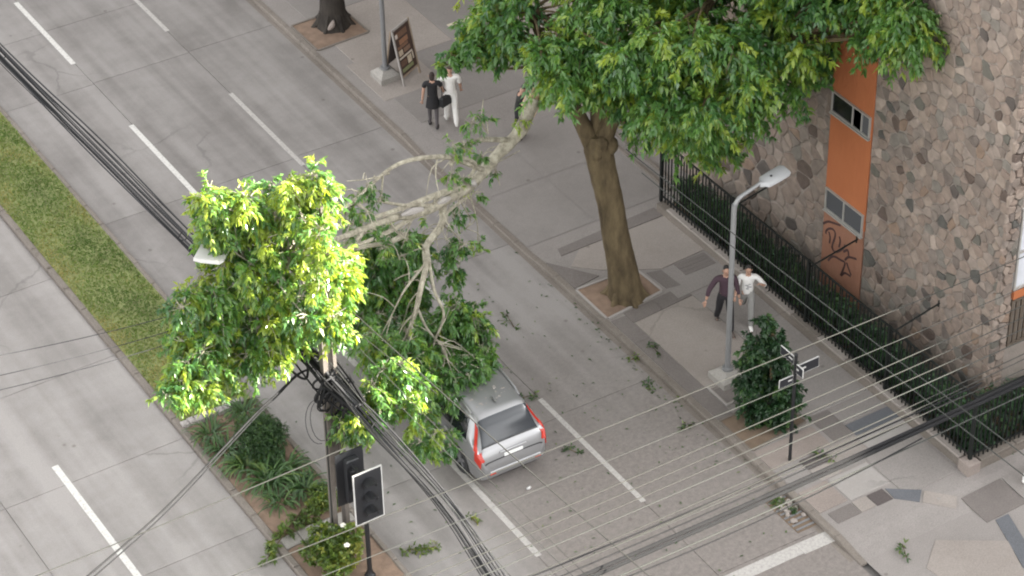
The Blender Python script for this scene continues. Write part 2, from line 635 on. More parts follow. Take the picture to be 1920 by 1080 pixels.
# ---------------------------------------------------------------- measured tables (metres; x across the street, y along it)
CROWN = [(2.74,-0.57,5.22,0.7),(0.78,-0.31,9.09,0.58),(3.74,-1.5,9.26,0.6),(3.67,-3.31,9.83,0.71),(3.56,-3.5,9.45,0.62),(-0.9,-0.78,10.36,0.42),(-1.67,-0.84,7.87,0.62),(0.1,1.13,8.19,0.55),(-0.3,0.95,7.28,0.42),(-1.09,-1.17,8.0,0.41),(0.52,-1.79,6.45,0.64),(1.03,-1.32,9.07,0.46),(3.69,-5.25,8.74,0.59),(3.78,-2.6,7.86,0.42),(0.29,-1.56,5.99,0.63),(3.36,-2.3,10.09,0.45),(1.0,0.25,7.14,0.55),(-1.51,-0.4,8.88,0.52),(1.83,-1.73,7.79,0.43),(3.45,-3.59,9.08,0.62),(-0.62,-0.44,6.61,0.56),(1.41,-2.69,7.91,0.58),(-1.32,0.67,6.49,0.66),(2.1,-1.86,5.76,0.61),(0.54,-1.58,7.97,0.67),(3.48,-4.72,8.9,0.63),(1.61,-1.28,6.53,0.6),(3.79,-1.84,6.25,0.45),(-0.04,-1.03,7.08,0.62),(2.04,-1.35,10.47,0.47),(-1.2,-0.42,10.18,0.41),(0.88,-0.12,8.09,0.59),(0.05,0.4,10.32,0.43),(2.43,-0.29,3.64,0.53),(2.77,0.02,6.14,0.71),(2.72,-0.19,7.7,0.4),(-2.36,1.88,6.94,0.45),(-0.62,-0.65,8.52,0.49),(2.75,0.12,8.15,0.56),(1.11,1.14,7.8,0.56),(-1.59,-0.44,8.46,0.6),(0.99,0.45,8.34,0.66),(3.0,-2.71,9.53,0.45),(3.63,-1.24,9.44,0.5),(-0.9,0.42,7.43,0.52),(2.3,-3.15,7.76,0.48),(0.74,0.33,6.6,0.6),(0.67,-0.84,4.94,0.53),(2.32,-2.22,8.31,0.65),(0.81,-0.5,7.19,0.51),(-1.62,2.16,6.4,0.42),(3.39,-0.79,9.75,0.47),(2.42,-2.26,10.2,0.69),(0.42,0.2,9.5,0.41),(2.45,-0.08,5.06,0.44),(3.49,-4.65,9.51,0.45),(1.91,-0.23,8.63,0.57),(2.64,-0.99,9.84,0.43),(1.36,0.28,8.11,0.41),(1.81,-2.55,9.98,0.71),(-0.62,-0.24,9.58,0.6),(-1.02,-0.74,9.0,0.67),(0.46,-0.22,5.09,0.59),(-0.82,-1.25,10.98,0.46),(-0.08,-1.83,6.79,0.55),(-2.26,0.95,8.64,0.68),(-1.38,0.04,10.15,0.48),(1.58,0.63,9.77,0.52),(3.45,-0.44,6.77,0.44),(2.82,-1.07,8.5,0.63),(-0.58,1.17,5.54,0.45),(2.57,-3.28,8.91,0.58),(-1.14,-0.91,10.94,0.69),(1.12,-0.57,8.09,0.43),(-0.61,0.53,10.01,0.69),(1.4,-1.93,5.65,0.41),(1.49,-0.65,7.44,0.52),(3.43,-4.29,9.77,0.47),(3.07,-3.27,9.35,0.43),(-1.91,0.7,9.22,0.43),(2.65,-2.49,6.56,0.66),(-0.47,1.28,9.9,0.58),(-1.73,2.41,7.86,0.7),(1.63,-0.21,9.25,0.54),(0.89,0.46,7.39,0.7),(1.55,-0.59,4.06,0.43),(-0.39,-0.6,9.8,0.46),(2.02,-0.3,7.95,0.48),(3.42,-2.35,8.27,0.52),(3.43,-3.72,8.54,0.46),(2.37,-2.02,8.67,0.5),(3.65,-4.75,9.52,0.5),(3.57,-4.43,8.91,0.48),(2.97,-2.08,7.89,0.38),(3.45,-2.14,7.78,0.5),(3.78,-2.06,7.02,0.47),(3.04,-2.44,8.92,0.44),(3.68,-3.87,8.79,0.5),(2.96,-1.57,6.59,0.54),(3.4,-3.67,9.05,0.42),(3.8,-5.04,8.69,0.45),(3.42,-1.53,6.7,0.53),(3.68,-1.69,6.79,0.41),(3.79,-2.28,7.61,0.53),(2.79,-2.24,9.03,0.48),(3.42,-4.17,9.68,0.54),(2.86,-1.69,7.69,0.44),(3.65,-4.34,8.29,0.52),(3.69,-2.82,8.96,0.49),(3.64,-4.29,9.82,0.38),(3.62,-3.85,8.24,0.51),(3.45,-3.68,9.5,0.45),(3.46,-5.1,9.28,0.53),(3.74,-2.57,8.17,0.41),(-0.99,-1.73,8.38,0.58),(0.38,-3.25,8.38,0.57),(-1.81,-0.22,7.46,0.59),(-2.66,-0.62,8.1,0.45),(0.59,-1.96,7.18,0.43),(-0.26,-2.68,8.58,0.53),(-1.23,-1.4,7.55,0.52),(1.25,-2.75,7.71,0.45),(-0.84,-2.28,6.96,0.5),(0.47,-2.4,8.26,0.41),(-0.51,-1.0,6.34,0.47),(0.16,-2.42,7.19,0.58),(-1.22,-0.75,6.72,0.43),(-0.48,-1.9,7.96,0.41),(-1.41,-0.72,7.49,0.55),(-0.07,-1.83,7.31,0.45),(-0.89,-2.42,8.86,0.56),(-0.5,-2.33,7.16,0.59),(-2.11,-0.47,8.14,0.42),(0.14,-1.78,5.9,0.41),(-1.25,-1.1,8.07,0.57),(0.52,-2.42,6.1,0.42),(-1.47,-2.1,8.36,0.51),(0.73,-3.3,7.62,0.55),(-0.73,-2.09,7.56,0.51),(-1.51,-0.4,6.74,0.48),(-0.45,-1.05,6.89,0.51),(-0.48,-1.36,7.47,0.45),(-2.26,-0.89,7.51,0.6),(-0.11,-2.98,7.08,0.59),(-3.51,2.15,6.53,0.2),(-3.45,1.76,7.02,0.24),(-2.88,2.12,6.89,0.34),(-2.98,2.06,6.64,0.22),(-2.87,1.76,7.39,0.42),(-2.43,2.08,7.58,0.45),(-2.66,1.28,7.32,0.36),(-2.21,1.59,6.75,0.3),(-3.06,1.29,7.34,0.3),(-2.57,0.64,7.89,0.5),(-2.55,1.32,7.93,0.5),(-1.43,0.53,6.11,0.26),(-0.86,0.88,5.5,0.26)]
LIT = [(-11.25,-2.14,7.74,0.25),(-11.03,-2.57,8.1,0.28),(-11.23,-2.62,8.08,0.26),(-11.45,-2.19,8.19,0.23),(-10.83,-2.24,8.29,0.27),(-11.33,-2.49,8.21,0.24),(-11.22,-2.49,8.39,0.28),(-10.91,-2.16,5.78,0.31),(-10.04,-3.43,9.11,0.37),(-11.09,-2.94,5.19,0.32),(-9.66,-2.85,5.54,0.34),(-11.01,-2.65,8.83,0.25),(-10.61,-2.31,7.39,0.3),(-11.91,-2.18,4.17,0.35),(-10.99,-3.23,7.53,0.31),(-9.72,-2.92,5.21,0.35),(-10.9,-2.46,5.61,0.38),(-10.11,-3.49,7.14,0.29),(-11.38,-2.04,5.41,0.27),(-10.44,-3.37,7.64,0.29),(-10.97,-3.27,9.16,0.33),(-10.54,-3.18,5.37,0.37),(-10.48,-3.3,6.66,0.31),(-11.17,-1.85,7.37,0.25),(-10.29,-2.61,7.88,0.34),(-12.17,-2.44,5.75,0.29),(-11.55,-2.98,6.13,0.32),(-9.71,-4.15,6.33,0.32),(-10.11,-3.33,8.12,0.25),(-9.32,-3.16,7.24,0.31),(-9.51,-3.8,9.14,0.29),(-11.64,-2.6,5.1,0.3),(-10.88,-3.01,4.9,0.31),(-10.26,-3.18,6.05,0.31),(-10.24,-2.99,8.34,0.36),(-10.04,-2.77,7.53,0.25),(-10.71,-2.9,8.54,0.35),(-9.42,-2.97,5.53,0.27),(-9.86,-2.51,8.24,0.3),(-8.99,-3.08,6.72,0.4),(-11.2,-2.47,8.41,0.39),(-10.74,-2.41,7.75,0.31),(-10.36,-3.18,6.99,0.25),(-9.91,-3.75,6.02,0.32),(-11.06,-2.22,7.32,0.27),(-10.5,-2.7,7.74,0.25),(-9.66,-3.34,8.06,0.25),(-11.84,-2.39,5.62,0.24),(-11.35,-2.27,4.58,0.36),(-10.34,-2.73,7.09,0.29),(-11.2,-2.62,7.32,0.34),(-11.26,-2.77,8.32,0.35),(-9.54,-2.64,7.68,0.26),(-10.36,-2.76,5.32,0.32),(-11.54,-2.12,6.75,0.26),(-9.83,-3.2,7.37,0.32),(-10.4,-2.66,5.83,0.29),(-11.2,-2.15,6.6,0.34),(-12.58,-3.23,5.33,0.32),(-11.7,-2.82,4.85,0.28),(-10.86,-3.11,6.98,0.35),(-10.47,-2.47,4.79,0.34),(-9.93,-2.79,7.25,0.3),(-10.02,-3.03,5.32,0.28),(-10.57,-2.62,5.21,0.31),(-9.19,-3.44,6.73,0.4),(-9.4,-3.44,8.42,0.34),(-9.68,-2.98,6.14,0.34),(-9.16,-3.58,6.52,0.35),(-9.98,-2.31,8.5,0.29),(-9.88,-2.51,5.72,0.32),(-11.17,-2.05,4.84,0.3),(-9.65,-3.37,8.7,0.36),(-12.53,-2.6,5.07,0.24),(-9.62,-3.6,9.34,0.31),(-10.61,-3.37,8.02,0.31),(-10.63,-2.98,6.98,0.39),(-10.2,-3.14,5.68,0.3),(-11.87,-2.61,5.04,0.25),(-9.19,-3.09,6.23,0.26),(-9.79,-4.2,6.15,0.3),(-11.1,-2.83,8.6,0.32),(-11.57,-2.9,9.13,0.39),(-11.8,-2.04,4.43,0.25),(-10.54,-2.5,7.91,0.3),(-10.81,-2.87,5.71,0.39),(-11.57,-2.0,6.04,0.29),(-9.64,-2.73,8.14,0.29),(-10.68,-3.24,6.04,0.25),(-10.9,-2.72,6.83,0.36),(-11.97,-2.14,4.97,0.36),(-12.15,-2.55,5.53,0.24),(-12.16,-3.31,5.17,0.22),(-12.66,-3.03,5.15,0.28),(-12.03,-2.65,4.8,0.28),(-12.12,-3.2,5.52,0.29),(-12.4,-3.25,5.05,0.26),(-12.53,-3.23,5.76,0.29),(-13.0,-3.3,5.31,0.24),(-11.58,-2.95,4.97,0.25),(-11.83,-2.73,5.3,0.31),(-12.12,-3.15,5.88,0.28),(-12.47,-2.92,5.22,0.3),(-9.93,-4.17,7.31,0.3),(-10.08,-3.87,8.71,0.3),(-9.91,-4.09,6.6,0.26),(-10.22,-3.9,6.88,0.27),(-9.99,-3.88,7.95,0.27),(-10.0,-4.05,7.74,0.25),(-9.95,-4.41,8.72,0.27),(-10.34,-4.14,6.63,0.25),(-10.0,-4.35,8.46,0.23),(-9.96,-4.53,8.16,0.25),(-11.85,-2.5,6.47,0.22),(-11.87,-2.48,5.49,0.29),(-11.52,-2.37,5.81,0.3),(-11.74,-2.3,6.06,0.28),(-11.61,-2.46,6.46,0.27),(-11.42,-2.7,5.24,0.32),(-11.6,-2.88,6.93,0.28),(-12.3,-2.58,5.86,0.31),(-11.76,-2.99,6.08,0.26),(-11.3,-2.56,6.16,0.28),(-12.07,-2.57,6.83,0.27),(-12.29,-2.83,6.83,0.29)]
SPRIG = [(-8.53,-4.28,4.2,0.23),(-8.71,-4.25,4.66,0.26),(-9.16,-3.9,3.69,0.21),(-8.72,-4.11,4.13,0.26),(-8.92,-4.04,3.88,0.24),(-8.4,-4.41,4.5,0.22),(-9.38,-3.89,3.56,0.2),(-8.43,-4.42,4.79,0.24),(-8.71,-3.91,3.49,0.22),(-9.12,-3.76,3.29,0.25),(-8.05,-4.34,4.11,0.26),(-8.29,-4.66,3.94,0.26),(-8.71,-4.36,3.99,0.23),(-9.25,-3.53,2.94,0.22),(-9.1,-3.73,2.99,0.2),(-9.05,-4.06,3.23,0.24),(-8.24,-4.32,3.41,0.21),(-8.29,-4.36,4.0,0.23),(-9.07,-4.31,4.42,0.27),(-8.66,-4.07,3.32,0.19),(-9.01,-4.46,3.86,0.22),(-9.44,-4.12,3.3,0.2),(-9.63,-4.06,3.64,0.23),(-9.2,-3.96,3.3,0.18),(-9.55,-3.92,3.08,0.22),(-9.17,-4.17,3.19,0.19),(-9.16,-4.22,3.47,0.21),(-9.33,-4.23,3.78,0.24),(-9.03,-4.5,3.7,0.18),(-8.0,-4.39,2.32,0.18),(-8.13,-4.48,2.64,0.16),(-7.92,-4.31,1.99,0.17),(-7.86,-4.48,2.41,0.18),(-8.24,-4.28,2.69,0.14),(-8.18,-4.37,3.06,0.16),(-7.83,-4.6,2.81,0.17),(-8.12,-4.04,2.19,0.18)]
SHADE = [(-6.34,1.03,2.31,0.35),(-5.66,1.04,0.43,0.35),(-5.57,0.4,2.31,0.37),(-6.18,1.0,3.1,0.35),(-5.93,1.22,2.1,0.35),(-6.09,0.82,2.03,0.38),(-6.34,0.33,2.06,0.31),(-6.1,0.52,2.5,0.3),(-6.16,-0.58,2.14,0.31),(-6.14,1.45,3.03,0.31),(-5.86,1.42,2.94,0.31),(-6.13,1.34,1.67,0.29),(-5.75,0.85,2.03,0.39),(-6.03,1.01,3.55,0.28),(-5.92,0.07,2.08,0.37),(-6.3,1.17,0.97,0.35),(-5.45,0.14,3.87,0.35),(-6.49,1.14,2.44,0.31),(-5.28,1.08,1.52,0.31),(-5.62,0.42,2.56,0.33),(-5.52,1.13,0.74,0.34),(-5.78,1.15,0.87,0.34),(-6.4,1.03,1.55,0.32),(-5.24,0.67,3.15,0.42),(-6.53,1.16,3.01,0.34),(-5.26,0.61,2.72,0.32),(-5.76,0.73,3.46,0.38),(-5.78,0.77,2.87,0.29),(-5.82,1.24,2.26,0.32),(-5.55,0.57,3.59,0.4),(-6.29,1.3,2.72,0.41),(-5.26,1.03,2.43,0.32),(-5.88,1.01,3.15,0.35),(-5.65,0.83,3.02,0.31),(-5.52,0.49,3.21,0.29),(-6.07,1.47,2.18,0.38),(-5.63,0.27,1.97,0.36),(-5.51,1.17,1.43,0.32),(-6.77,-0.41,2.13,0.38),(-6.25,1.69,2.87,0.32),(-6.09,0.55,3.23,0.37),(-5.15,0.79,2.0,0.29),(-5.71,1.23,1.41,0.41),(-6.94,-0.35,1.99,0.39),(-5.61,1.13,2.13,0.34),(-5.56,1.34,3.26,0.29),(-5.99,1.53,0.86,0.38),(-6.31,1.42,1.55,0.38),(-6.18,0.03,2.08,0.42),(-6.26,0.61,3.11,0.34),(-5.79,-0.13,2.04,0.35),(-5.77,0.42,2.38,0.39),(-6.02,0.42,3.73,0.21),(-6.42,0.84,3.64,0.28),(-6.45,0.61,4.21,0.21),(-6.38,1.13,3.87,0.24),(-6.01,0.88,3.72,0.22),(-6.1,0.95,3.19,0.3),(-5.82,0.72,3.78,0.28),(-7.43,-1.29,2.6,0.33),(-6.53,-2.14,2.26,0.25),(-7.52,-1.47,3.22,0.23),(-7.06,-1.65,2.11,0.34),(-6.81,-2.57,2.08,0.33),(-7.24,-1.35,2.48,0.29),(-7.21,-1.24,2.77,0.24),(-7.1,-1.97,2.6,0.33),(-6.86,-1.91,2.11,0.31),(-7.17,-1.76,3.0,0.31),(-6.99,-2.18,3.22,0.22),(-6.51,-2.24,2.06,0.25),(-7.24,-1.6,2.33,0.27),(-6.88,-2.16,2.84,0.26),(-6.62,-2.15,2.73,0.24),(-6.84,-2.64,1.55,0.19),(-7.57,-4.34,2.01,0.15),(-6.79,-2.53,1.22,0.15),(-7.37,-4.37,2.09,0.15),(-7.2,-4.07,2.1,0.17),(-6.92,-2.62,0.7,0.17),(-6.78,-2.6,1.06,0.18),(-4.87,-0.53,3.64,0.2),(-4.89,-0.61,3.3,0.15),(-4.81,-0.38,2.89,0.22),(-4.78,-0.64,3.84,0.17),(-4.83,-0.38,3.77,0.18),(-4.96,-0.45,3.39,0.15),(-5.43,-0.91,2.03,0.34),(-5.45,-2.39,2.03,0.29),(-4.84,-1.39,2.23,0.23),(-5.19,-0.99,2.38,0.33),(-5.43,-1.25,2.03,0.3),(-5.64,-2.12,2.03,0.34),(-5.45,-1.23,2.86,0.34),(-5.25,-2.03,1.96,0.33),(-5.39,-1.51,2.01,0.26),(-6.15,-1.71,1.95,0.25),(-5.24,-1.11,2.06,0.34),(-5.19,-1.57,2.29,0.33),(-4.9,-1.29,2.62,0.25),(-5.76,-0.93,2.08,0.32),(-5.89,-1.58,1.93,0.22),(-5.03,-1.71,1.95,0.23),(-5.09,-1.63,2.64,0.32),(-5.18,-1.24,2.24,0.28),(-5.9,-2.25,2.0,0.28),(-5.74,-2.3,2.01,0.34),(-5.97,-1.24,2.01,0.33),(-5.51,-2.02,2.07,0.31),(-6.09,-1.93,2.03,0.3),(-5.31,-0.89,2.32,0.25),(-5.32,-1.33,2.92,0.31),(-5.76,-1.12,2.53,0.31),(-4.9,-1.55,2.16,0.33),(-6.17,-1.67,2.13,0.25),(-5.25,-1.71,1.91,0.27),(-5.1,-2.11,1.99,0.26),(-5.64,-1.41,2.08,0.22),(-4.98,-1.24,2.18,0.25),(-5.59,-1.08,2.03,0.3),(-5.79,-1.86,2.04,0.33),(-5.95,-2.43,2.06,0.15),(-5.53,-2.23,2.01,0.15),(-5.74,-2.09,2.05,0.18),(-5.94,-2.17,1.96,0.15),(-5.59,-2.39,1.99,0.2),(-6.15,-2.53,2.1,0.2),(-6.21,-2.34,2.13,0.19),(-5.72,-2.34,2.09,0.18),(-5.85,-2.58,2.08,0.18),(-5.89,-2.1,2.07,0.16),(-6.0,-1.86,1.94,0.16),(-5.46,-2.32,2.15,0.19),(-6.52,-2.67,1.99,0.14),(-6.59,-3.26,2.04,0.12),(-6.52,-2.92,1.91,0.18),(-6.43,-2.35,1.9,0.13),(-6.52,-2.3,2.05,0.17)]
TUFT = [(-3.44,0.51,6.06,0.24),(-3.78,0.4,6.13,0.18),(-4.05,0.32,5.73,0.26),(-4.37,0.21,5.88,0.19),(-3.48,0.5,5.1,0.15),(-3.07,0.63,4.44,0.15),(-4.49,0.18,5.14,0.23),(-4.12,0.3,4.81,0.19),(-3.71,0.42,4.27,0.19),(-6.78,-0.55,6.07,0.23),(-6.92,-0.59,6.32,0.16),(-6.61,-0.5,5.78,0.19),(-4.42,0.2,4.03,0.21),(-4.04,0.32,3.81,0.15),(-7.27,-0.71,6.19,0.23),(-6.97,-0.61,5.67,0.23),(-3.77,0.41,2.69,0.13),(-3.7,0.43,2.87,0.11),(-7.57,-0.8,5.95,0.24),(-6.55,-0.48,4.8,0.26),(-4.36,0.22,2.31,0.16)]
LIMBS = [((0.17,0.04),[(-1.82,1.03,5.7),(-2.27,0.88,5.16),(-2.97,0.66,4.84),(-3.75,0.41,4.57),(-4.6,0.14,4.56),(-5.42,-0.12,4.76),(-6.22,-0.37,5.02),(-7.0,-0.62,5.27),(-8.04,-1.4,5.89),(-9.87,-3.14,7.37),(-10.6,-2.69,7.0)]),((0.07,0.03),[(-3.49,0.5,4.74),(-4.32,0.23,5.49),(-4.87,0.06,5.84),(-5.74,-0.22,6.21),(-6.33,-0.41,6.27),(-7.15,-0.67,6.23),(-7.71,-0.85,6.1)]),((0.045,0.04),[(-4.21,0.27,5.5),(-3.79,0.4,5.08),(-3.84,0.38,4.85),(-4.1,0.3,4.7)]),((0.065,0.05),[(-2.7,0.75,5.09),(-3.63,0.45,5.57),(-4.21,0.27,5.52),(-4.48,0.18,5.41)]),((0.085,0.03),[(-3.75,0.41,4.57),(-5.21,-0.05,4.96),(-5.57,-0.16,5.0),(-6.5,-0.46,5.3),(-7.53,-0.79,5.64),(-9.02,-2.44,7.18),(-10.19,-2.94,7.89)]),((0.105,0.04),[(-4.68,0.12,4.6),(-4.74,0.1,4.36),(-4.83,0.07,4.04),(-5.45,-0.38,3.99),(-5.86,-0.92,3.97),(-6.21,-1.41,3.89),(-6.44,-1.53,3.54),(-6.58,-1.45,2.85),(-6.65,-1.41,1.83)]),((0.045,0.025),[(-5.53,-0.51,3.98),(-6.02,-1.57,3.85),(-5.95,-1.84,3.27),(-6.14,-1.72,2.55)]),((0.04,0.03),[(-4.02,0.33,4.3),(-4.63,0.13,4.25),(-4.79,0.08,4.08)]),((0.075,0.03),[(-5.93,-0.28,4.42),(-6.5,-0.46,4.57),(-7.58,-0.8,4.97),(-9.3,-2.63,6.43)]),((0.022,0.01),[(-3.16,0.6,4.74),(-3.04,0.64,4.38),(-2.96,0.66,4.02)]),((0.022,0.01),[(-3.29,0.56,5.59),(-3.46,0.5,6.03),(-3.41,0.52,6.53)]),((0.022,0.01),[(-6.3,-0.4,6.24),(-6.91,-0.59,6.45),(-7.51,-0.78,6.73)]),((0.022,0.01),[(-3.93,0.36,4.39),(-3.71,0.42,3.39),(-3.78,0.4,2.55)]),((0.05,0.015),[(-7.0,-0.62,5.27),(-7.78,-1.1,5.26),(-9.12,-2.43,5.69),(-10.32,-2.86,5.67),(-11.26,-2.28,5.16),(-11.95,-1.86,4.5)]),((0.03,0.015),[(-8.04,-1.4,5.89),(-8.59,-1.96,5.99),(-8.13,-1.42,4.64),(-7.62,-0.82,3.18)]),((0.025,0.01),[(-5.92,-0.28,1.8),(-7.75,-2.38,2.97),(-9.12,-3.96,3.69)]),((0.04,0.015),[(-9.06,-2.43,6.6),(-10.06,-3.02,6.99),(-10.7,-2.63,6.75),(-11.18,-2.33,6.23)]),((0.022,0.01),[(-4.19,0.27,4.26),(-3.96,0.34,3.54),(-4.73,0.1,3.56)]),((0.022,0.01),[(-3.57,0.47,4.79),(-2.89,0.69,4.66),(-2.28,0.88,4.57)]),((0.07,0.03),[(-5.42,-0.12,4.76),(-6.23,-0.38,4.75),(-7.02,-0.63,4.94),(-7.79,-0.87,5.12)]),((0.05,0.02),[(-4.93,0.04,4.62),(-5.88,-0.27,5.17),(-6.8,-0.56,5.78),(-7.48,-0.77,6.1)]),((0.022,0.01),[(-4.83,0.07,4.04),(-4.48,0.18,3.56),(-3.99,0.34,2.83)]),((0.035,0.015),[(-5.86,-0.92,3.97),(-6.57,-1.32,3.92),(-6.89,-1.26,3.3)]),((0.035,0.015),[(-6.44,-1.53,3.54),(-6.27,-1.64,2.84),(-5.95,-1.84,2.32),(-5.87,-1.89,1.65)])]
SHRUB = [(0.19,-5.42,2.34,0.22),(-0.03,-5.85,2.55,0.2),(0.32,-5.84,0.19,0.23),(-0.06,-5.19,0.58,0.23),(0.07,-5.98,1.4,0.17),(0.16,-5.95,1.98,0.22),(-0.38,-5.56,2.6,0.24),(0.02,-5.85,1.91,0.16),(0.24,-6.06,1.37,0.22),(0.15,-5.27,1.43,0.21),(0.17,-5.84,0.84,0.21),(-0.18,-5.69,2.21,0.18),(-0.13,-5.5,0.62,0.21),(-0.11,-5.47,3.01,0.19),(-0.13,-5.41,0.29,0.22),(0.05,-5.24,1.01,0.23),(0.03,-5.64,0.17,0.18),(-0.1,-5.71,0.82,0.16),(-0.12,-5.25,1.0,0.17),(-0.13,-5.27,1.84,0.2),(0.45,-5.49,0.71,0.22),(0.11,-5.47,-0.32,0.2),(0.27,-5.34,1.33,0.18),(0.09,-5.54,1.32,0.18),(0.05,-5.36,2.63,0.16),(0.29,-5.65,1.36,0.22),(-0.08,-5.7,2.43,0.19),(0.15,-5.47,0.86,0.23),(0.41,-5.82,0.9,0.24),(-0.49,-5.59,2.41,0.23),(-0.26,-5.42,1.49,0.21),(-0.08,-5.41,-0.11,0.19),(-0.32,-5.28,0.98,0.22),(0.1,-5.72,2.03,0.19),(-0.51,-5.4,1.38,0.24),(-0.44,-5.46,1.97,0.2),(0.11,-5.67,0.66,0.25),(0.24,-5.99,0.87,0.26),(-0.31,-5.33,0.5,0.26),(-0.04,-5.3,1.66,0.17),(0.03,-5.94,0.36,0.17),(0.15,-5.59,1.11,0.21),(0.13,-5.43,0.19,0.21),(-0.47,-5.47,1.77,0.21)]
CROSSWIRES = {'A':[[-17.58,-10.11,7.0],[5.09,-10.72,7.0]],'B':[[-15.31,-10.99,7.0],[4.44,-11.45,7.0]],'C':[[-15.17,-11.75,7.0],[4.08,-11.82,7.0]],'D':[[-14.78,-11.99,7.0],[3.83,-12.11,7.0]],'E':[[-14.41,-12.24,7.0],[3.6,-12.38,7.0]],'F':[[-13.94,-12.46,7.0],[3.38,-12.65,7.0]],'G':[[-10.8,-12.6,6.6],[3.47,-12.56,6.6]],'H':[[-10.57,-12.76,6.6],[3.36,-12.67,6.6]],'I':[[-9.81,-12.76,6.6],[3.17,-12.96,6.6]],'Z':[[-20.38,-8.33,7.0],[-11.8,-8.38,7.0]]}
THICK = {'T1':[[-12.58,-12.48,6.0],[3.51,-12.64,6.0]],'T2':[[-12.55,-12.6,6.0],[3.44,-12.72,6.0]],'T3':[[-11.93,-12.84,6.0],[3.22,-12.98,6.0]],'T4':[[-12.29,-11.98,6.0],[-0.28,-12.32,6.0]],'T5':[[-12.28,-12.28,6.0],[-0.88,-12.41,6.0]],'T6':[[-11.44,-12.75,6.0],[-2.24,-12.95,6.0]]}
LONGWIRES = {'d1':[[-9.31,-3.15,6.2],[-8.33,-17.41,6.2]],'d2':[[-9.37,-4.5,5.6],[-9.04,-16.3,5.6]],'d3':[[-9.73,-3.85,5.0],[-10.08,-14.85,5.0]],'d4':[[-9.47,-6.27,5.4],[-9.08,-15.99,5.4]],'e1':[[-1.64,-2.36,6.2],[-1.03,-16.7,6.2]],'e2':[[-1.86,-3.27,6.2],[-1.47,-16.2,6.2]],'d5':[[-9.64,-2.84,6.2],[-9.17,-7.13,6.2]]}
BUNDLE = [[-10.54,19.23,4.6],[-10.26,11.41,4.4],[-10.04,6.83,4.3],[-9.88,2.55,4.3],[-9.76,-0.44,4.35],[-9.68,-3.56,4.5],[-9.66,-5.41,4.4],[-9.6,-7.93,4.3],[-9.91,-10.16,4.3],[-10.26,-12.34,4.4]]
DROOP = [[-9.84,-3.25,4.5],[-10.13,-3.11,4.35],[-10.7,-3.36,4.3],[-11.34,-3.67,4.3],[-12.72,-4.53,4.4],[-14.36,-5.59,4.6],[-16.33,-6.71,4.9],[-18.28,-7.86,5.3]]
GRAFFITI = [[(-2.089,1.793),(-2.261,1.953),(-2.476,2.04),(-2.726,2.121)],[(-2.22,1.575),(-2.22,1.66),(-2.314,1.782),(-2.438,1.848),(-2.533,1.821),(-2.551,1.706),(-2.49,1.471),(-2.467,1.314)],[(-2.313,1.702),(-2.377,1.572),(-2.367,1.395)],[(-2.465,1.341),(-2.545,1.277),(-2.687,1.35),(-2.87,1.562),(-2.931,1.698)],[(-2.701,1.797),(-2.748,1.685),(-2.711,1.493)],[(-2.356,0.888),(-2.488,1.085),(-2.631,1.159),(-2.813,1.187),(-2.959,1.206),(-2.938,1.036),(-2.853,0.768),(-2.986,0.923),(-3.204,0.96)],[(-2.953,1.273),(-3.084,1.44),(-3.365,1.557)],[(-3.029,1.249),(-3.115,1.118),(-3.219,0.998)],[(-2.879,1.469),(-3.032,1.605),(-3.082,1.466)]]
RODS = [[4.1,-3.42,2.18],[4.1,-6.32,2.21],[4.1,-0.56,2.2]]

# ================================================================ the setting
g0 = MB().prism([(-400, -400), (400, -400), (400, 600), (-400, 600)], -.6, -.09).build('ground', M['ground'])
tag(g0, kind='structure')

GAP = .006
KX = -1.02        # kerb face of the right-hand pavement


def slab(parent, x0, x1, y0, y1, mat, z1=0., th=.06, name='concrete_slab', sk=0.):
    m = MB()
    cx, cy = (x0 + x1) / 2, (y0 + y1) / 2
    b = .008
    P = [(x0 + GAP, y0 + GAP), (x1 - GAP, y0 + GAP + sk), (x1 - GAP, y1 - GAP + sk), (x0 + GAP, y1 - GAP)]
    Q = [(x0 + GAP + b, y0 + GAP + b), (x1 - GAP - b, y0 + GAP + b + sk), (x1 - GAP - b, y1 - GAP - b + sk), (x0 + GAP + b, y1 - GAP - b)]
    vs = [(x, y, z1 - th) for x, y in P] + [(x, y, z1 - .004) for x, y in P] + [(x, y, z1) for x, y in Q]
    fs = [(8, 9, 10, 11)]
    for k in (0, 4):
        for i in range(4):
            j = (i + 1) % 4
            fs.append((k + i, k + j, k + 4 + j, k + 4 + i))
    m.add(vs, fs)
    return m.build(name, mat, parent)


road = MB().prism([(-9.0, -40), (KX, -40), (KX, 60), (-9.0, 60)], -.08, -.03).build('road', M['joint'])
tag(road, kind='structure')
ys = [-40, -27, -21, -14.9, -8.8, -2.7, 3.4, 9.5, 15.5, 18.6, 24.7, 31, 45, 60]
for x0, x1 in ((-9.0, -6.46), (-6.46, -3.66), (-3.66, KX)):
    for a, b in zip(ys[:-1], ys[1:]):
        slab(road, x0, x1, a, b, M['road'], sk=-.06)
lroad = MB().prism([(-22.0, -40), (-10.95, -40), (-10.95, 60), (-22.0, 60)], -.08, -.03).build('left_road', M['joint'])
tag(lroad, kind='structure')
ys = [-40, -20, -9.3, -5.8, -2.3, 1.2, 4.7, 8.2, 11.7, 16, 24, 40, 60]
for x0, x1 in ((-18.5, -15.2), (-15.2, -10.95)):
    for a, b in zip(ys[:-1], ys[1:]):
        slab(lroad, x0, x1, a, b, M['road_left'])

# cross street beyond the stop line
xs_ = MB().prism([(KX + .004, -40), (60, -40), (60, -13.2), (KX + .004, -13.2)], -.08, -.004).build('cross_street', M['road'])
tag(xs_, kind='structure')


def dash(parent, x, y0, y1, w, mat, name='lane_marking'):
    m = MB().prism([(x - w / 2, y0), (x + w / 2, y0), (x + w / 2, y1), (x - w / 2, y1)], -.002, .004)
    return m.build(name, mat, parent)


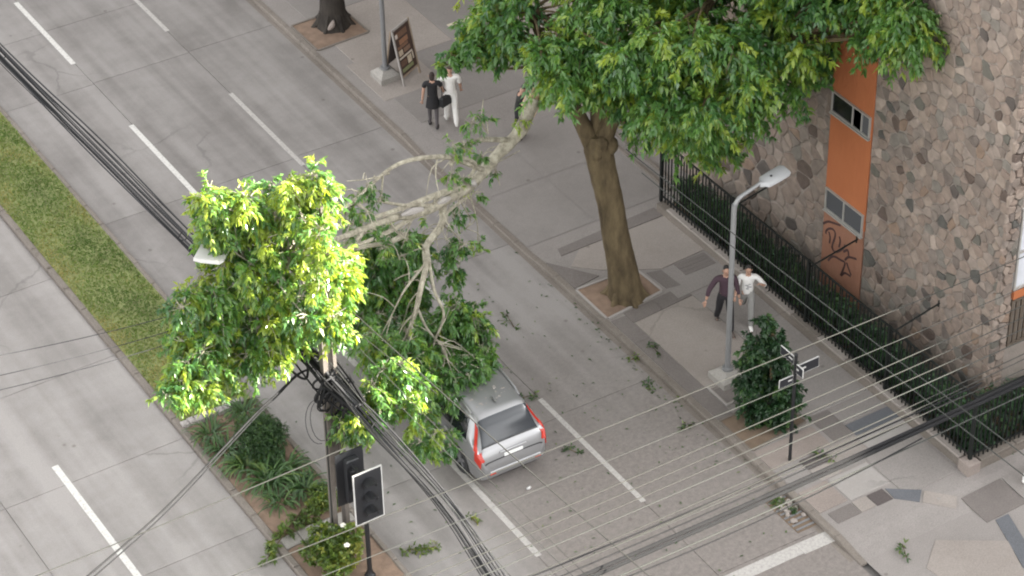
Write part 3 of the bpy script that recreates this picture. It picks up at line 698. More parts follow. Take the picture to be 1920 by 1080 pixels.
for y0, y1 in ((16.65, 20.45), (9.05, 13.12), (1.3, 5.3), (-6.3, -2.5), (24.2, 28.2)):
    dash(road, -6.50 if y0 > 0 else -6.44, y0, y1, .135, M['paint'] if y0 > 5 else M['paint_worn'])
for y0, y1 in ((16.75, 20.9), (9.04, 13.03), (1.5, 5.4), (-6.1, -2.0), (24.3, 28.3)):
    dash(road, -3.66, y0, y1, .12, M['paint_worn'])
for y0, y1 in ((-2.6, 1.9), (-10.5, -6.5), (9.5, 13.6), (17.2, 21)):
    dash(lroad, -13.73, y0, y1, .15, M['paint'])
m = MB().prism([(-1.78, -9.29), (-.98, -9.32), (-.98, -8.97), (-1.78, -8.94)], -.002, .005)
m.build('stop_line', M['paint_worn'], road)
m = MB().prism([(-6.2, -9.18), (-1.785, -9.26), (-1.785, -8.94), (-6.2, -8.86)], -.002, .005)
m.build('stop_line', M['paint_worn'], road)


# pavement on the right: follows the dropped kerb at the driveway and at the corner
def sstep(a, b, x):
    t = min(1, max(0, (x - a) / (b - a)))
    return t * t * (3 - 2 * t)


def swz(y):
    return .12 - .085 * sstep(1.7, 2.9, y) * (1 - sstep(7.6, 8.8, y)) - .108 * (1 - sstep(-10.2, -9.3, y))


walk = grid_sheet(KX + .16, 60, -13.2, 60, lambda x, y: swz(y) - .012, 4, 240).build('sidewalk', M['walk'])
tag(walk, kind='structure')
kerb = MB()
yy = [-10.2 + .9 * i for i in range(80)]
for a, b in zip(yy[:-1], yy[1:]):                  # kerb stones butted end to end
    n = 3
    for k in range(n):
        p = a + (b - a) * k / n
        q = a + (b - a) * (k + 1) / n - (.012 if k == n - 1 else 0)
        j = .004 * math.sin(a * 7.3)
        kerb.add([(KX + j, p, -.05), (KX + .155, p, -.05), (KX + .155, p, swz(p)), (KX + .02 + j, p, swz(p)), (KX + j, p, swz(p) - .02),
                  (KX + j, q, -.05), (KX + .155, q, -.05), (KX + .155, q, swz(q)), (KX + .02 + j, q, swz(q)), (KX + j, q, swz(q) - .02)],
                 [(0, 1, 2, 3, 4), (9, 8, 7, 6, 5), (3, 2, 7, 8), (4, 3, 8, 9), (0, 4, 9, 5), (1, 6, 7, 2)])
tag(kerb.build('kerb', M['kerb']), kind='structure')
# gutter dirt along the kerb
gut = MB().prism([(KX - .13, -10), (KX - .001, -10), (KX - .001, 50), (KX - .09, 50)], -.002, .003)
gut.build('gutter_strip', M['kerb'], road)


def paver(poly, mat, dz=.008, name='paving_slab'):
    c = (sum(p[0] for p in poly) / len(poly), sum(p[1] for p in poly) / len(poly))
    m = MB()
    n = len(poly)
    inn = [(c[0] + (x - c[0]) * .994, c[1] + (y - c[1]) * .994) for x, y in poly]
    vs = [(x, y, swz(y) - .05) for x, y in poly] + [(x, y, swz(y) + dz - .004) for x, y in poly] + [(x, y, swz(y) + dz) for x, y in inn]
    fs = [tuple(2 * n + i for i in range(n))]
    for k in (0, n):
        for i in range(n):
            j = (i + 1) % n
            fs.append((k + i, k + j, k + n + j, k + n + i))
    m.add(vs, fs)
    return m.build(name, mat, walk)


def rect(x0, x1, y0, y1):
    return [(x0, y0), (x1, y0), (x1, y1), (x0, y1)]


# driveway apron and car park surface
for y0, y1 in ((2.95, 5.2), (5.21, 7.5)):
    for x0, x1 in ((KX + .17, 1.1), (1.11, 3.25)):
        m = grid_sheet(x0, x1, y0, y1, lambda x, y: swz(y) - .004, 2, 12)
        m.build('paving_slab', M['apron'], walk)
for y0, y1 in ((8.9, 11.9), (11.91, 15), (15.01, 19), (19.01, 24)):
    for x0, x1 in ((-.3, 2.45), (2.47, 5.5), (5.51, 9)):
        paver(rect(x0, x1, y0, y1), M['apron'] if (y0 != 11.91 or x0 > 2) else M['slab_light'], -.002)
paver(rect(-.55, 1.2, 10.3, 12.35), M['slab_light'], .002)
# panels between the tree and the lamp
paver([(-.42, -3.95), (1.33, -3.9), (1.30, -.9), (-.42, -1.02)], M['slab_light'], .006)
paver([(1.34, -3.9), (2.55, -3.9), (2.58, -.82), (1.31, -.89)], M['walk'], .004)
paver([(-.45, 1.62), (.05, 1.12), (1.27, .36), (2.6, .43), (2.62, 2.12), (.1, 2.12)], M['slab_light'], .006)
paver([(.95, -.8), (2.6, -.74), (2.6, .36), (.95, .30)], M['walk'], .004)
paver(rect(-.84, -.44, -4.9, -.66), M['slab_dark'], .002)
paver([(-.43, -.99), (1.3, -.88), (1.28, -.46), (-.43, -.57)], M['slab_dark'], .003)
paver([(.9, .42), (1.25, .32), (1.3, -.42), (.95, -.35)], M['slab_dark'], .007)
paver([(-.4, 2.14), (2.62, 2.16), (2.62, 2.6), (-.3, 2.45)], M['slab_dark'], .002)
for i in range(4):
    y = .28 - i * .13
    paver(rect(1.62, 2.5, y - .06, y + .055), M['slab_dark'], .009 + .002 * (i % 2))
paver([(-.85, .85), (-.1, .95), (-.5, 1.55), (-.85, 2.1)], M['slab_dark'], .004)
paver([(-.42, -4.6), (.8, -4.55), (.8, -4.0), (-.42, -4.0)], M['slab_dark'], .003)
for x0, x1, y0, y1, mt in ((-.84, .74, -6.9, -6.2, 'slab_pink'), (.8, 2.5, -5.9, -3.96, 'walk'), (.85, 1.36, -6.9, -5.95, 'slab_dark'), (1.38, 2.55, -6.98, -6.58, 'slab_blue'),
                          (1.38, 2.55, -6.52, -5.98, 'walk'), (.45, 1.3, -7.5, -6.95, 'slab_light'), (1.32, 2.55, -7.6, -7.03, 'slab_pale'), (-.19, .42, -7.32, -6.98, 'slab_brown'),
                          (-.19, .42, -7.75, -7.36, 'slab_light'), (-.84, -.24, -7.7, -6.98, 'walk'), (-.84, -.1, -8.55, -7.8, 'slab_pink'), (-.04, 1.0, -8.6, -7.8, 'slab_pale'),
                          (1.05, 2.5, -9.1, -7.66, 'walk'), (-.71, -.1, -9.02, -8.66, 'slab_dark'), (-.07, .30, -9.02, -8.66, 'slab_light'), (.33, .74, -9.04, -8.66, 'slab_brown')):
    paver(rect(x0, x1, y0, y1), M[mt], .003 + .003 * rnd.random())
paver([(.8, -8.7), (.77, -9.05), (1.15, -9.42), (1.42, -9.16)], M['slab_blue'], .007)
paver([(1.45, -9.2), (1.2, -9.46), (1.72, -9.95), (1.95, -9.7)], M['slab_light'], .006)
paver([(2.0, -10.62), (3.1, -10.6), (3.1, -9.75), (2.0, -9.77)], M['slab_dark'], .004)
paver([(3.14, -10.6), (5.2, -10.6), (5.2, -9.75), (3.14, -9.75)], M['walk'], .004)
paver([(2.2, -10.66), (2.55, -10.66), (2.1, -12.1), (1.72, -12.1)], M['slab_blue'], .006)
paver([(.05, -11.0), (.75, -10.45), (2.0, -11.3), (1.5, -12.6), (.3, -12.6)], M['slab_light'], .004)
# cream bay lines of the car park
for x0, x1, y0, y1 in ((2.56, 2.70, 8.3, 24), (2.71, 4.9, 12.5, 12.62), (4.15, 4.25, 12.9, 24)):
    MB().add([(x0, y0, swz(y0) + .014), (x1, y0, swz(y0) + .014), (x1, y1, swz(y1) + .014), (x0, y1, swz(y1) + .014)], [(0, 1, 2, 3)]).build('bay_line', M['paint_cream'], walk)
for x in (3.32, 3.62):
    m = MB()
    m.add([(x, 3.0, .0), (x + .08, 3.0, .0), (x + .08, 9, .0), (x, 9, .0), (x, 3.0, .09), (x + .08, 3.0, .09), (x + .08, 9, .09), (x, 9, .09)],
          [(4, 5, 6, 7), (0, 1, 5, 4), (1, 2, 6, 5), (2, 3, 7, 6), (3, 0, 4, 7)])
    m.build('edging_strip', M['kerb'], walk)


def pit(poly, mat, edge=.06, emat=None, name='tree_pit', em=.012):
    z = swz(poly[0][1])
    n = len(poly)
    c = (sum(p[0] for p in poly) / n, sum(p[1] for p in poly) / n)
    o = MB()
    # uneven soil
    k = 10
    for j in range(k + 1):
        for i in range(k + 1):
            u_, v_ = i / k, j / k
            a, b, c_, d = poly
            x = (a[0] * (1 - u_) + b[0] * u_) * (1 - v_) + (d[0] * (1 - u_) + c_[0] * u_) * v_
            y = (a[1] * (1 - u_) + b[1] * u_) * (1 - v_) + (d[1] * (1 - u_) + c_[1] * u_) * v_
            ed = min(u_, v_, 1 - u_, 1 - v_)
            o.v.append((x, y, z + .006 + (rnd.uniform(0, .03) if ed > 0 else 0)))
    for j in range(k):
        for i in range(k):
            q = j * (k + 1) + i
            o.f.append((q, q + 1, q + k + 2, q + k + 1))
    so = o.build(name, mat, walk, smooth=True)
    if emat:
        for i in range(n):
            a, b = Vector(poly[i]), Vector(poly[(i + 1) % n])
            d = (b - a).normalized()
            nn = Vector((d.y, -d.x))
            q = [a, b, b + nn * edge, a + nn * edge]
            MB().add([(p.x, p.y, zz) for zz in (z - .03, z + em + .012) for p in q],
                     [(7, 6, 5, 4), (4, 5, 1, 0), (5, 6, 2, 1), (6, 7, 3, 2), (7, 4, 0, 3)]).build('pit_edging', emat, so)
    return so


pit([(-.84, -.52), (.78, -.34), (.74, .68), (-.84, .76)], M['soil_red'], emat=M['slab_pale'])
pit([(-.83, -6.12), (.72, -6.0), (.64, -4.95), (-.83, -4.97)], M['soil'], emat=M['kerb'], edge=.05)
pit([(-.8, 13.45), (.77, 13.5), (.75, 14.9), (-.8, 14.9)], M['soil_red'], emat=M['kerb'], edge=.05)

# median
for nm, x0, x1, mt in (('median_kerb', -10.95, -10.80, 'kerb'), ('median_kerb', -9.12, -9.0, 'kerb')):
    m = MB()
    y = -40.
    while y < 60:
        e = y + .95
        j = rnd.uniform(-.006, .006)
        m.box(((x0 + x1) / 2 + j, (y + e) / 2, .035), (x1 - x0, .935, .17 + rnd.uniform(-.006, .004)), bev=.02)
        y = e
    tag(m.build(nm, M[mt]), kind='structure')
med = MB().prism([(-10.8, 1.5), (-9.12, 1.5), (-9.12, 60), (-10.8, 60)], -.05, .1).build('median', M['turf'])
tag(med, kind='structure')
bed = grid_sheet(-10.8, -9.12, -2.95, 1.42, lambda x, y: .085 + .03 * math.sin(x * 9 + y * 3) * math.sin(y * 7), 14, 36).build('planting_bed', M['soil_red'], smooth=True)
tag(bed, kind='structure')
bed2 = grid_sheet(-10.8, -9.12, -12, -3.35, lambda x, y: .085 + .03 * math.sin(x * 9 + y * 3) * math.sin(y * 7), 14, 36).build('planting_bed', M['soil_red'], smooth=True)
tag(bed2, kind='structure')
band = MB()
for i in range(4):
    band.box((-10.59 + .42 * i, -3.15 + .02 * (i % 2), .07), (.405, .36, .13), bev=.02)
tag(band.build('median_paving', M['cement']), kind='structure')
edg = thing('stone_edging', (-10.2, 1.46, .1), 'row of pale stones closing the grass strip in the median', 'edging')
x = -10.86
while x < -9.3:
    w = rnd.uniform(.14, .24)
    m = MB().box((x + w / 2, 1.46 + rnd.uniform(-.03, .03), .14), (w * .95, rnd.uniform(.15, .2), rnd.uniform(.12, .17)), rz=rnd.uniform(-.15, .15), bev=.035)
    m.build('stone', M['slab_pale'], edg)
    x += w


# grass blades on the median
def blades_mesh(name, n, x0, x1, y0, y1, z, h, mat, seed):
    g_ = np.random.default_rng(seed)
    p = np.stack([g_.uniform(x0, x1, n), g_.uniform(y0, y1, n), np.full(n, z)], 1)
    a = g_.uniform(0, 2 * np.pi, n)
    s = np.stack([np.cos(a), np.sin(a), np.zeros(n)], 1) * g_.uniform(.010, .022, (n, 1))
    hh = h * g_.uniform(.4, 1.3, (n, 1))
    lean = np.stack([g_.normal(0, .6, n), g_.normal(0, .6, n), np.ones(n)], 1) * hh
    v = np.stack([p - s, p + s, p + lean], 1).reshape(-1, 3)
    f = np.arange(3 * n).reshape(-1, 3)
    # broad dry and lush patches
    t = .52 + .50 * np.sin(p[:, 0] * 2.3 + 1.7 * np.sin(p[:, 1] * .9)) * np.sin(p[:, 1] * 1.1 + 2 * np.sin(p[:, 0] * 1.4)) + g_.normal(0, .22, n)
    return fast_mesh(name, v, f, np.repeat(np.clip(t, 0, 1), 3), mat)


def fast_mesh(name, v, f, tint, mat, parent=None):
    me = bpy.data.meshes.new(name)
    nf, k = f.shape
    me.vertices.add(len(v))
    off = LOC.get(parent.name, (0, 0, 0)) if parent else (0, 0, 0)
    me.vertices.foreach_set('co', (v - np.array(off)).astype(np.float32).ravel())
    me.loops.add(nf * k)
    me.polygons.add(nf)
    me.loops.foreach_set('vertex_index', f.astype(np.int32).ravel())
    me.polygons.foreach_set('loop_start', np.arange(0, nf * k, k, dtype=np.int32))
    me.update(calc_edges=True)
    at = me.attributes.new('tint', 'FLOAT', 'POINT')
    at.data.foreach_set('value', tint.astype(np.float32))
    me.materials.append(mat)
    o = bpy.data.objects.new(name, me)
    col.objects.link(o)
    if parent:
        o.parent = parent
        LOC[o.name] = off
    else:
        LOC[o.name] = (0, 0, 0)
    return o


gr = blades_mesh('grass', 34000, -10.79, -9.14, 1.58, 21, .1, .045, M['grass'], 3)
tag(gr, 'short patchy grass with dry spots on the median strip', 'grass', kind='stuff')

# ================================================================ the stone building
WX = 4.10
BY0 = -8.0
bld = thing('stone_building', (WX, BY0, 0), 'rubble stone building with an orange window strip behind the black fence', 'building')
H_B = 16.0
m = MB()
# wall body behind the stones; the orange strip is a shallow recess
m.box((WX + 6.06, (BY0 - 2.10 - 1.44) / 2 + .02, H_B / 2), (12., (-3.54 - BY0) - .1, H_B))
m = MB()
m.prism([(WX + .05, BY0 + .05), (WX + 14, BY0 + .05), (WX + 14, 30), (WX + .05, 30)], -.05, H_B)
m.build('wall_core', M['mortar'], bld)
MB().prism([(WX - .1, BY0 - .1), (WX + 14.1, BY0 - .1), (WX + 14.1, 30.1), (WX - .1, 30.1)], H_B + .002, H_B + .35).build('roof', M['roof'], bld)
SY0, SY1 = -3.54, -2.10
MB().box((WX + .025, (SY0 + SY1) / 2, H_B / 2 + 1.2), (.04, SY1 - SY0, H_B - 2.45)).build('orange_panel', M['plaster'], bld)
MB().box((WX + .022, (SY0 + SY1) / 2, 1.205), (.034, SY1 - SY0, 2.40)).build('lower_panel', M['plaster_low'], bld)


def window(z0, z1, panes, dark):
    y0, y1 = SY0 + .05, SY1 - .06
    fr = MB()
    t = .034
    for z in (z0, z1):
        fr.box((WX - .012, (y0 + y1) / 2, z), (.07, y1 - y0 + t, t))
    w = MB()
    fo = fr.build('window', M['alu'], bld)
    for y in [y0] + panes + [y1]:
        MB().box((WX - .010, y, (z0 + z1) / 2), (.064, t, z1 - z0 - t - .004)).build('frame', M['alu'], fo)
    e = [y0] + panes + [y1]
    for i, (a, b) in enumerate(zip(e[:-1], e[1:])):
        MB().box((WX - .006, (a + b) / 2, (z0 + z1) / 2), (.012, b - a - t - .006, z1 - z0 - t - .006)).build('pane', M['win_dark'] if i == dark else M['win_glass'], fo)
    MB().box((WX - .03, (y0 + y1) / 2, z0 - .045), (.09, y1 - y0 + .06, .03)).build('sill', M['alu'], fo)


window(4.98, 5.50, [SY1 - .80, SY1 - 1.12], 2)
window(2.30, 2.86, [SY1 - .72], 9)
window(7.7, 8.22, [SY1 - .80, SY1 - 1.12], 9)
window(10.4, 10.9, [SY1 - .80], 9)


# graffiti: flat painted strokes on the lower panel
def ribbon(pts, w, x):
    P = sweep([(0, a, b) for a, b in pts], 5)
    m_ = MB()
    for i, p in enumerate(P):
        t = (P[min(i + 1, len(P) - 1)] - P[max(i - 1, 0)]).normalized()
        n = Vector((0, -t.z, t.y)) * w / 2
        a, b = p + n, p - n
        m_.v += [(x, a.y, a.z), (x, b.y, b.z)]
    for i in range(len(P) - 1):
        m_.f.append((2 * i, 2 * i + 1, 2 * i + 3, 2 * i + 2))
    return m_


gm = MB()
for s in GRAFFITI:
    q = ribbon(s, .058, WX + .002)
    gm.add(q.v, q.f)
gm.build('graffiti', M['graffiti'], bld)

# rubble stones: Voronoi cells cut by half planes, each a stone of its own
def voronoi_cells(pts, box_, k=16):
    P = np.array(pts)
    cells = []
    for i, p in enumerate(P):
        d = ((P - p) ** 2).sum(1)
        nb = np.argsort(d)[1:k]
        poly = [(box_[0], box_[2]), (box_[1], box_[2]), (box_[1], box_[3]), (box_[0], box_[3])]
        for j in nb:
            q = P[j]
            mx, my = (p + q) / 2
            nx, ny = q - p
            out = []
            n = len(poly)
            for a in range(n):
                A, B = poly[a], poly[(a + 1) % n]
                da = (A[0] - mx) * nx + (A[1] - my) * ny
                db = (B[0] - mx) * nx + (B[1] - my) * ny
                if da <= 0:
                    out.append(A)
                if (da < 0) != (db < 0):
                    t = da / (da - db)
                    out.append((A[0] + (B[0] - A[0]) * t, A[1] + (B[1] - A[1]) * t))
            poly = out
            if len(poly) < 3:
                break
        if len(poly) >= 3:
            cells.append((p, poly))
    return cells


def stone_solid(poly, to3, h, rg):
    """poly in wall coordinates -> rounded stone standing proud of the mortar."""
    c = np.mean(np.array(poly), 0)
    # drop very short edges
    Q = []
    for p in poly:
        if not Q or math.dist(p, Q[-1]) > .035:
            Q.append(p)
    if len(Q) > 3 and math.dist(Q[0], Q[-1]) <= .035:
        Q.pop()
    if len(Q) < 3:
        return None
    # cut the corners a little so the stones are not straight-edged polygons
    R_ = []
    n = len(Q)
    for i in range(n):
        a, b = np.array(Q[i]), np.array(Q[(i + 1) % n])
        R_.append(a * .83 + b * .17)
        R_.append(a * .18 + b * .82)
    n = len(R_)
    R_ = [p + np.array([rg.gauss(0, .009), rg.gauss(0, .009)]) for p in R_]
    g_ = rg.uniform(.93, .985)
    ring0 = [c + (p - c) * g_ for p in R_]
    ring1 = [c + (p - c) * g_ * .97 for p in ring0]
    ring2 = [c + (p - c) * rg.uniform(.80, .90) for p in ring0]
    vs = [to3(*p, 0.) for p in ring0] + [to3(*p, h * .6) for p in ring1] + [to3(*p, h * rg.uniform(.85, 1.2)) for p in ring2]
    fs = [tuple(2 * n + i for i in range(n))]
    for k in (0, n):
        for i in range(n):
            j = (i + 1) % n
            fs.append((k + i, k + j, k + n + j, k + n + i))
    return vs, fs


def in_frame(p):
    q = cam.matrix_world.inverted() @ Vector(p)
    return abs(q.x / -q.z) < .1934 * 1.03 and abs(q.y / -q.z) < .1088 * 1.03


rg = random.Random(4)


def stone_field(y0, y1, z0, z1, n, skew):
    pts = []
    tries = 0
    while len(pts) < n and tries < n * 40:
        tries += 1
        p = (rg.uniform(y0, y1), rg.uniform(z0, z1))
        md = rg.choice((.14, .19, .26, .34))
        if all((p[0] - q[0]) ** 2 + (p[1] - q[1]) ** 2 > md * md for q in pts[-1200:]):
            pts.append(p)
    return pts


stone_rows = []
for (y0, y1, n) in ((BY0 - .02, SY0 - .01, 740), (SY1 + .01, 5.2, 660)):
    pts = stone_field(y0, y1, 0., 11.5, n, 0)
    for c, poly in voronoi_cells(pts, (y0, y1, 0., 11.5)):
        ar = abs(sum(poly[i][0] * poly[(i + 1) % len(poly)][1] - poly[(i + 1) % len(poly)][0] * poly[i][1] for i in range(len(poly)))) / 2
        stone_rows.append((c, poly, ar))
to_w = lambda y, z, h: (WX + .046 - h, y, z)


def near_view(c):
    # seen above the fence and inside the frame, not behind the tree crown
    p = (WX, c[0], c[1])
    if not in_frame(p):
        return False
    lim = 7.6 if c[0] < -4.2 else (5.6 if c[0] < -2 else 3.9)
    return .55 < c[1] < lim


vis = sorted([s for s in stone_rows if near_view(s[0])], key=lambda s: -s[2])[:292]
vid = {id(s) for s in vis}
rest = [MB() for _ in STONE_M]
for s in stone_rows:
    k = rg.choices(range(len(STONE_M)), SW)[0]
    q = stone_solid(s[1], to_w, rg.uniform(.016, .034), rg)
    if q is None:
        continue
    if id(s) in vid:
        MB().add(*q).build('stone', STONE_M[k], bld)
    else:
        rest[k].add(*q)


def merge_mats(name, mbs, mats, parent, kind=None):
    big = MB()
    idx = []
    for k, b in enumerate(mbs):
        big.add(b.v, b.f)
        idx += [k] * len(b.f)
    o = big.build(name, mats[0], parent)
    for mt in mats[1:]:
        o.data.materials.append(mt)
    o.data.polygons.foreach_set('material_index', idx)
    if kind:
        o['kind'] = kind
    return o


# the face turned to the cross street: stone quoin strip, then window bays
qp = stone_field(WX - .02, WX + .42, 0, 11.5, 130, 0)
for c, poly in voronoi_cells(qp, (WX - .02, WX + .42, 0, 11.5)):
    q = stone_solid(poly, lambda x, z, h: (x, BY0 + .05 - h - .012, z), rg.uniform(.04, .07), rg)
    if q:
        rest[rg.choices(range(len(STONE_M)), [w if i != 7 else 1 for i, w in enumerate(SW)])[0]].add(*q)
merge_mats('stonework', rest, STONE_M, bld, 'stuff')
fx0, fx1 = WX + .45, WX + 6
for z in (3.28, 6.2, 9.1):
    MB().box(((fx0 + fx1) / 2, BY0 + .03, z), (fx1 - fx0, .12, .22)).build('orange_band', M['plaster'], bld)
    w = MB().box(((fx0 + fx1) / 2, BY0 + .06, z + 1.2), (fx1 - fx0, .03, 2.1)).build('street_window', M['curtain'], bld)
    for k in range(8):
        MB().box((fx0 + .03 + .7 * k, BY0 + .025, z + 1.2), (.05, .06, 2.1)).build('frame', M['alu'], w)
    for zz in (z + .14, z + 1.1, z + 2.2):
        MB().box(((fx0 + fx1) / 2, BY0 + .018, zz), (fx1 - fx0, .05, .05)).build('frame', M['alu'], w)
rl = MB()
rl.box(((fx0 + fx1) / 2, BY0 + .02, 3.1), (fx1 - fx0, .06, .06)).box(((fx0 + fx1) / 2, BY0 + .02, 1.9), (fx1 - fx0, .06, .06))
ro = rl.build('slat_railing', M['brown_slat'], bld)
for k in range(40):
    MB().box((fx0 + .05 + .14 * k, BY0 + .02, 2.5), (.07, .035, 1.135)).build('slat', M['brown_slat'], ro)

# unseen block added out of frame to keep the sun off the street
far = thing('shade_block', (32, -35, 0), 'unseen block added east of the crossing to shade the street', 'building')
MB().prism([(26, -80), (42, -80), (42, 4), (26, 4)], -.05, 19.1).build('wall', M['mortar'], far)
for fl in range(5):
    for k in range(12):
        MB().box((25.99, -76 + 6.6 * k, 2.4 + 3.2 * fl), (.08, 2.4, 1.5)).build('window', M['win_glass'], far)

# ================================================================ fence on its low wall
FX, FY0, FY1 = 2.70, -9.18, 2.42
lw = MB()
lw.prism([(FX - .13, FY0 - .13), (FX + .13, FY0 + .13), (FX + .13, FY1), (FX - .13, FY1)], -.05, .30)
lw.prism([(FX - .13, FY0 - .13), (16, FY0 - .13), (16, FY0 + .13), (FX + .13, FY0 + .13)], -.05, .30)
lo = lw.build('low_wall', M['lowwall'])
tag(lo, 'low grimy concrete wall carrying the black bar fence', 'wall')
y = FY0 + .2
while y < FY1 - .5:
    MB().box((FX, y + .5, .335), (.25, .985, .05), bev=.012).build('coping', M['kerb'] if rnd.random() < .7 else M['slab_light'], lo)
    y += 1.0
x = FX + .2
while x < 9:
    MB().box((x + .5, FY0, .335), (.985, .25, .05), bev=.012).build('coping', M['kerb'], lo)
    x += 1.0
MB().box((FX - .02, FY0 - .02, .2), (.34, .34, .40), bev=.02).build('corner_block', M['slab_pink'], lo)
fen = thing('bar_fence', (FX, FY0, .36), 'long black vertical bar fence along the pavement before the stone building', 'fence')
FT = 2.06
for z in (.50, 2.10):
    MB().box((FX, (FY0 + FY1) / 2, z), (.03, FY1 - FY0, .045)).build('rail', M['fence'], fen)
    MB().box(((FX + 15) / 2, FY0, z + .003), (15 - FX, .03, .045)).build('rail', M['fence'], fen)
bar = None
ny = int((FY1 - FY0) / .125)
spots = [(FX, FY0 + .06 + i * (FY1 - FY0 - .1) / ny) for i in range(ny + 1)] + [(FX + .12 + .125 * i, FY0) for i in range(46)]
for (x, y) in spots:
    if bar is None:
        mb = MB()
        mb.box((0, 0, (FT - .38) / 2), (.026, .026, FT - .38)).add([(-.013, -.013, FT - .38), (.013, -.013, FT - .38), (.013, .013, FT - .38), (-.013, .013, FT - .38), (0, 0, FT - .30)], [(0, 1, 4), (1, 2, 4), (2, 3, 4), (3, 0, 4)])
        bar_me = mb.mesh('bar')
        bar_me.materials.append(M['fence'])
        bar = True
    o = bpy.data.objects.new('bar', bar_me)
    col.objects.link(o)
    o.parent = fen
    o.location = (x - FX, y - FY0, .01 + rnd.uniform(-.012, .012))
    o.rotation_euler = (rnd.uniform(-.012, .012), rnd.uniform(-.012, .012), 0)
for y in [FY0, FY0 + 2.9, FY0 + 5.8, FY0 + 8.7, FY1]:
    MB().box((FX, y, 1.22), (.07, .07, 1.80)).build('post', M['fence'], fen)
for p in RODS:
    MB().tube([(FX + .02, p[1], 1.95), (WX - .06, p[1], p[2])], .022, 6).tube([(WX - .09, p[1], p[2] - .08), (WX - .09, p[1], p[2] + .08)], .02, 6).build('support_rod', M['fence'], fen)
# gate hinge end panel at the car park side

# ================================================================ foliage
def norm(a):
    return a / (np.linalg.norm(a, axis=1, keepdims=True) + 1e-9)


def leaf_arrays(lobes, dens, leaf, droop, seed, k=7, flat=.85, wid=.30, tint0=.5, tvar=.22, shell=.45):
    g_ = np.random.default_rng(seed)
    V, T = [], []
    for (cx, cy, cz, r_) in lobes:
        n = max(4, int(dens * r_ * r_))
        d = norm(g_.normal(size=(n, 3)))
        rr = r_ * (shell + (1.12 - shell) * g_.random((n, 1)) ** .6)
        p = d * rr * np.array([1, 1, flat]) + np.array([cx, cy, cz])
        ax = norm(d * .7 + g_.normal(size=(n, 3)) * .45 + np.array([0, 0, -droop]))
        lt = tint0 + g_.normal(0, tvar * .8)
        tn = lt + g_.normal(0, tvar, n)
        # a few young shoots near the top are yellowish
        tn = np.where(g_.random(n) < .08, tn + .35, tn)
        P = np.repeat(p, k, 0)
        A = np.repeat(ax, k, 0)
        N = n * k
        perp = g_.normal(size=(N, 3))
        perp = norm(perp - A * (perp * A).sum(1, keepdims=True))
        D = norm(A * .55 + perp * g_.uniform(.5, 1.1, (N, 1)) + np.array([0, 0, -droop * .8]))
        up = norm(np.array([0, 0, 1.]) + g_.normal(size=(N, 3)) * .45)
        S = norm(np.cross(D, up))
        Nn = np.cross(S, D)
        L = leaf * g_.uniform(.6, 1.2, (N, 1))
        W = L * wid * g_.uniform(.8, 1.25, (N, 1)) * .5
        base = P + A * leaf * g_.uniform(-.25, .25, (N, 1))
        a = base
        b = base + D * L * .45 + S * W + Nn * W * .35
        c = base + D * L - np.array([0, 0, .12]) * L
        e = base + D * L * .45 - S * W + Nn * W * .35
        V.append(np.stack([a, b, c, e], 1).reshape(-1, 3))
        T.append(np.repeat(np.clip(np.repeat(tn, k) + g_.normal(0, .06, N), 0, 1), 4))
    return np.concatenate(V), np.concatenate(T)


def spray_arrays(lobes, ns, leaf, droop, seed, k=5, tint0=.5, tvar=.2, wid=.32, down=.1, mb=None, reach=1.5):
    """Leaves set along thin drooping twigs that start inside each lobe."""
    g_ = np.random.default_rng(seed)
    V, T = [], []
    for (cx, cy, cz, r_) in lobes:
        n = max(4, int(ns * (r_ / .35) ** 2))
        d = g_.normal(size=(n, 3)) * np.array([1, 1, .75]) + np.array([0, 0, -down])
        d = norm(d)
        L = r_ * g_.uniform(.7, reach, (n, 1))
        st = np.array([cx, cy, cz]) + g_.normal(size=(n, 3)) * r_ * .22
        tn = tint0 + g_.normal(0, tvar * .7) + g_.normal(0, tvar, n)
        tn = np.where(g_.random(n) < .07, tn + .3, tn)
        sag = lambda u: st + d * L * u + np.array([0, 0, -droop]) * L * u * u
        us = (.30, .5, .68, .84, .97)
        if mb is not None:
            for i in range(0, n, 2):
                P_ = [(st[i] + d[i] * L[i] * u + np.array([0, 0, -droop]) * L[i] * u * u) for u in (0, .5, 1.)]
                mb.tube(P_, [.009, .006, .003], 3, cap=False)
        for u in us:
            p = sag(u)
            ax = norm(d + np.array([0, 0, -2 * droop * u]) + g_.normal(size=(n, 3)) * .2)
            kk = k + (2 if u > .9 else 0)
            P = np.repeat(p, kk, 0)
            A = np.repeat(ax, kk, 0)
            N = n * kk
            pr = g_.normal(size=(N, 3))
            pr = norm(pr - A * (pr * A).sum(1, keepdims=True))
            D = norm(A * g_.uniform(.3, .9, (N, 1)) + pr * g_.uniform(.4, 1., (N, 1)) + np.array([0, 0, -.35]))
            up = norm(np.array([0, 0, 1.]) + g_.normal(size=(N, 3)) * .5)
            S = norm(np.cross(D, up))
            Nn = np.cross(S, D)
            Ll = leaf * g_.uniform(.38, 1.4, (N, 1))
            W = Ll * wid * g_.uniform(.75, 1.3, (N, 1)) * .5
            cv = g_.uniform(.05, .3, (N, 1)) * Ll
            b0 = P + A * leaf * g_.uniform(-.3, .3, (N, 1))
            V.append(np.stack([b0, b0 + D * Ll * .42 + S * W + Nn * W * .35, b0 + D * Ll - np.array([0, 0, 1.]) * cv, b0 + D * Ll * .42 - S * W + Nn * W * .35], 1).reshape(-1, 3))
            T.append(np.repeat(np.clip(np.repeat(tn, kk) + g_.normal(0, .09, N), 0, 1), 4))
    return np.concatenate(V), np.concatenate(T)


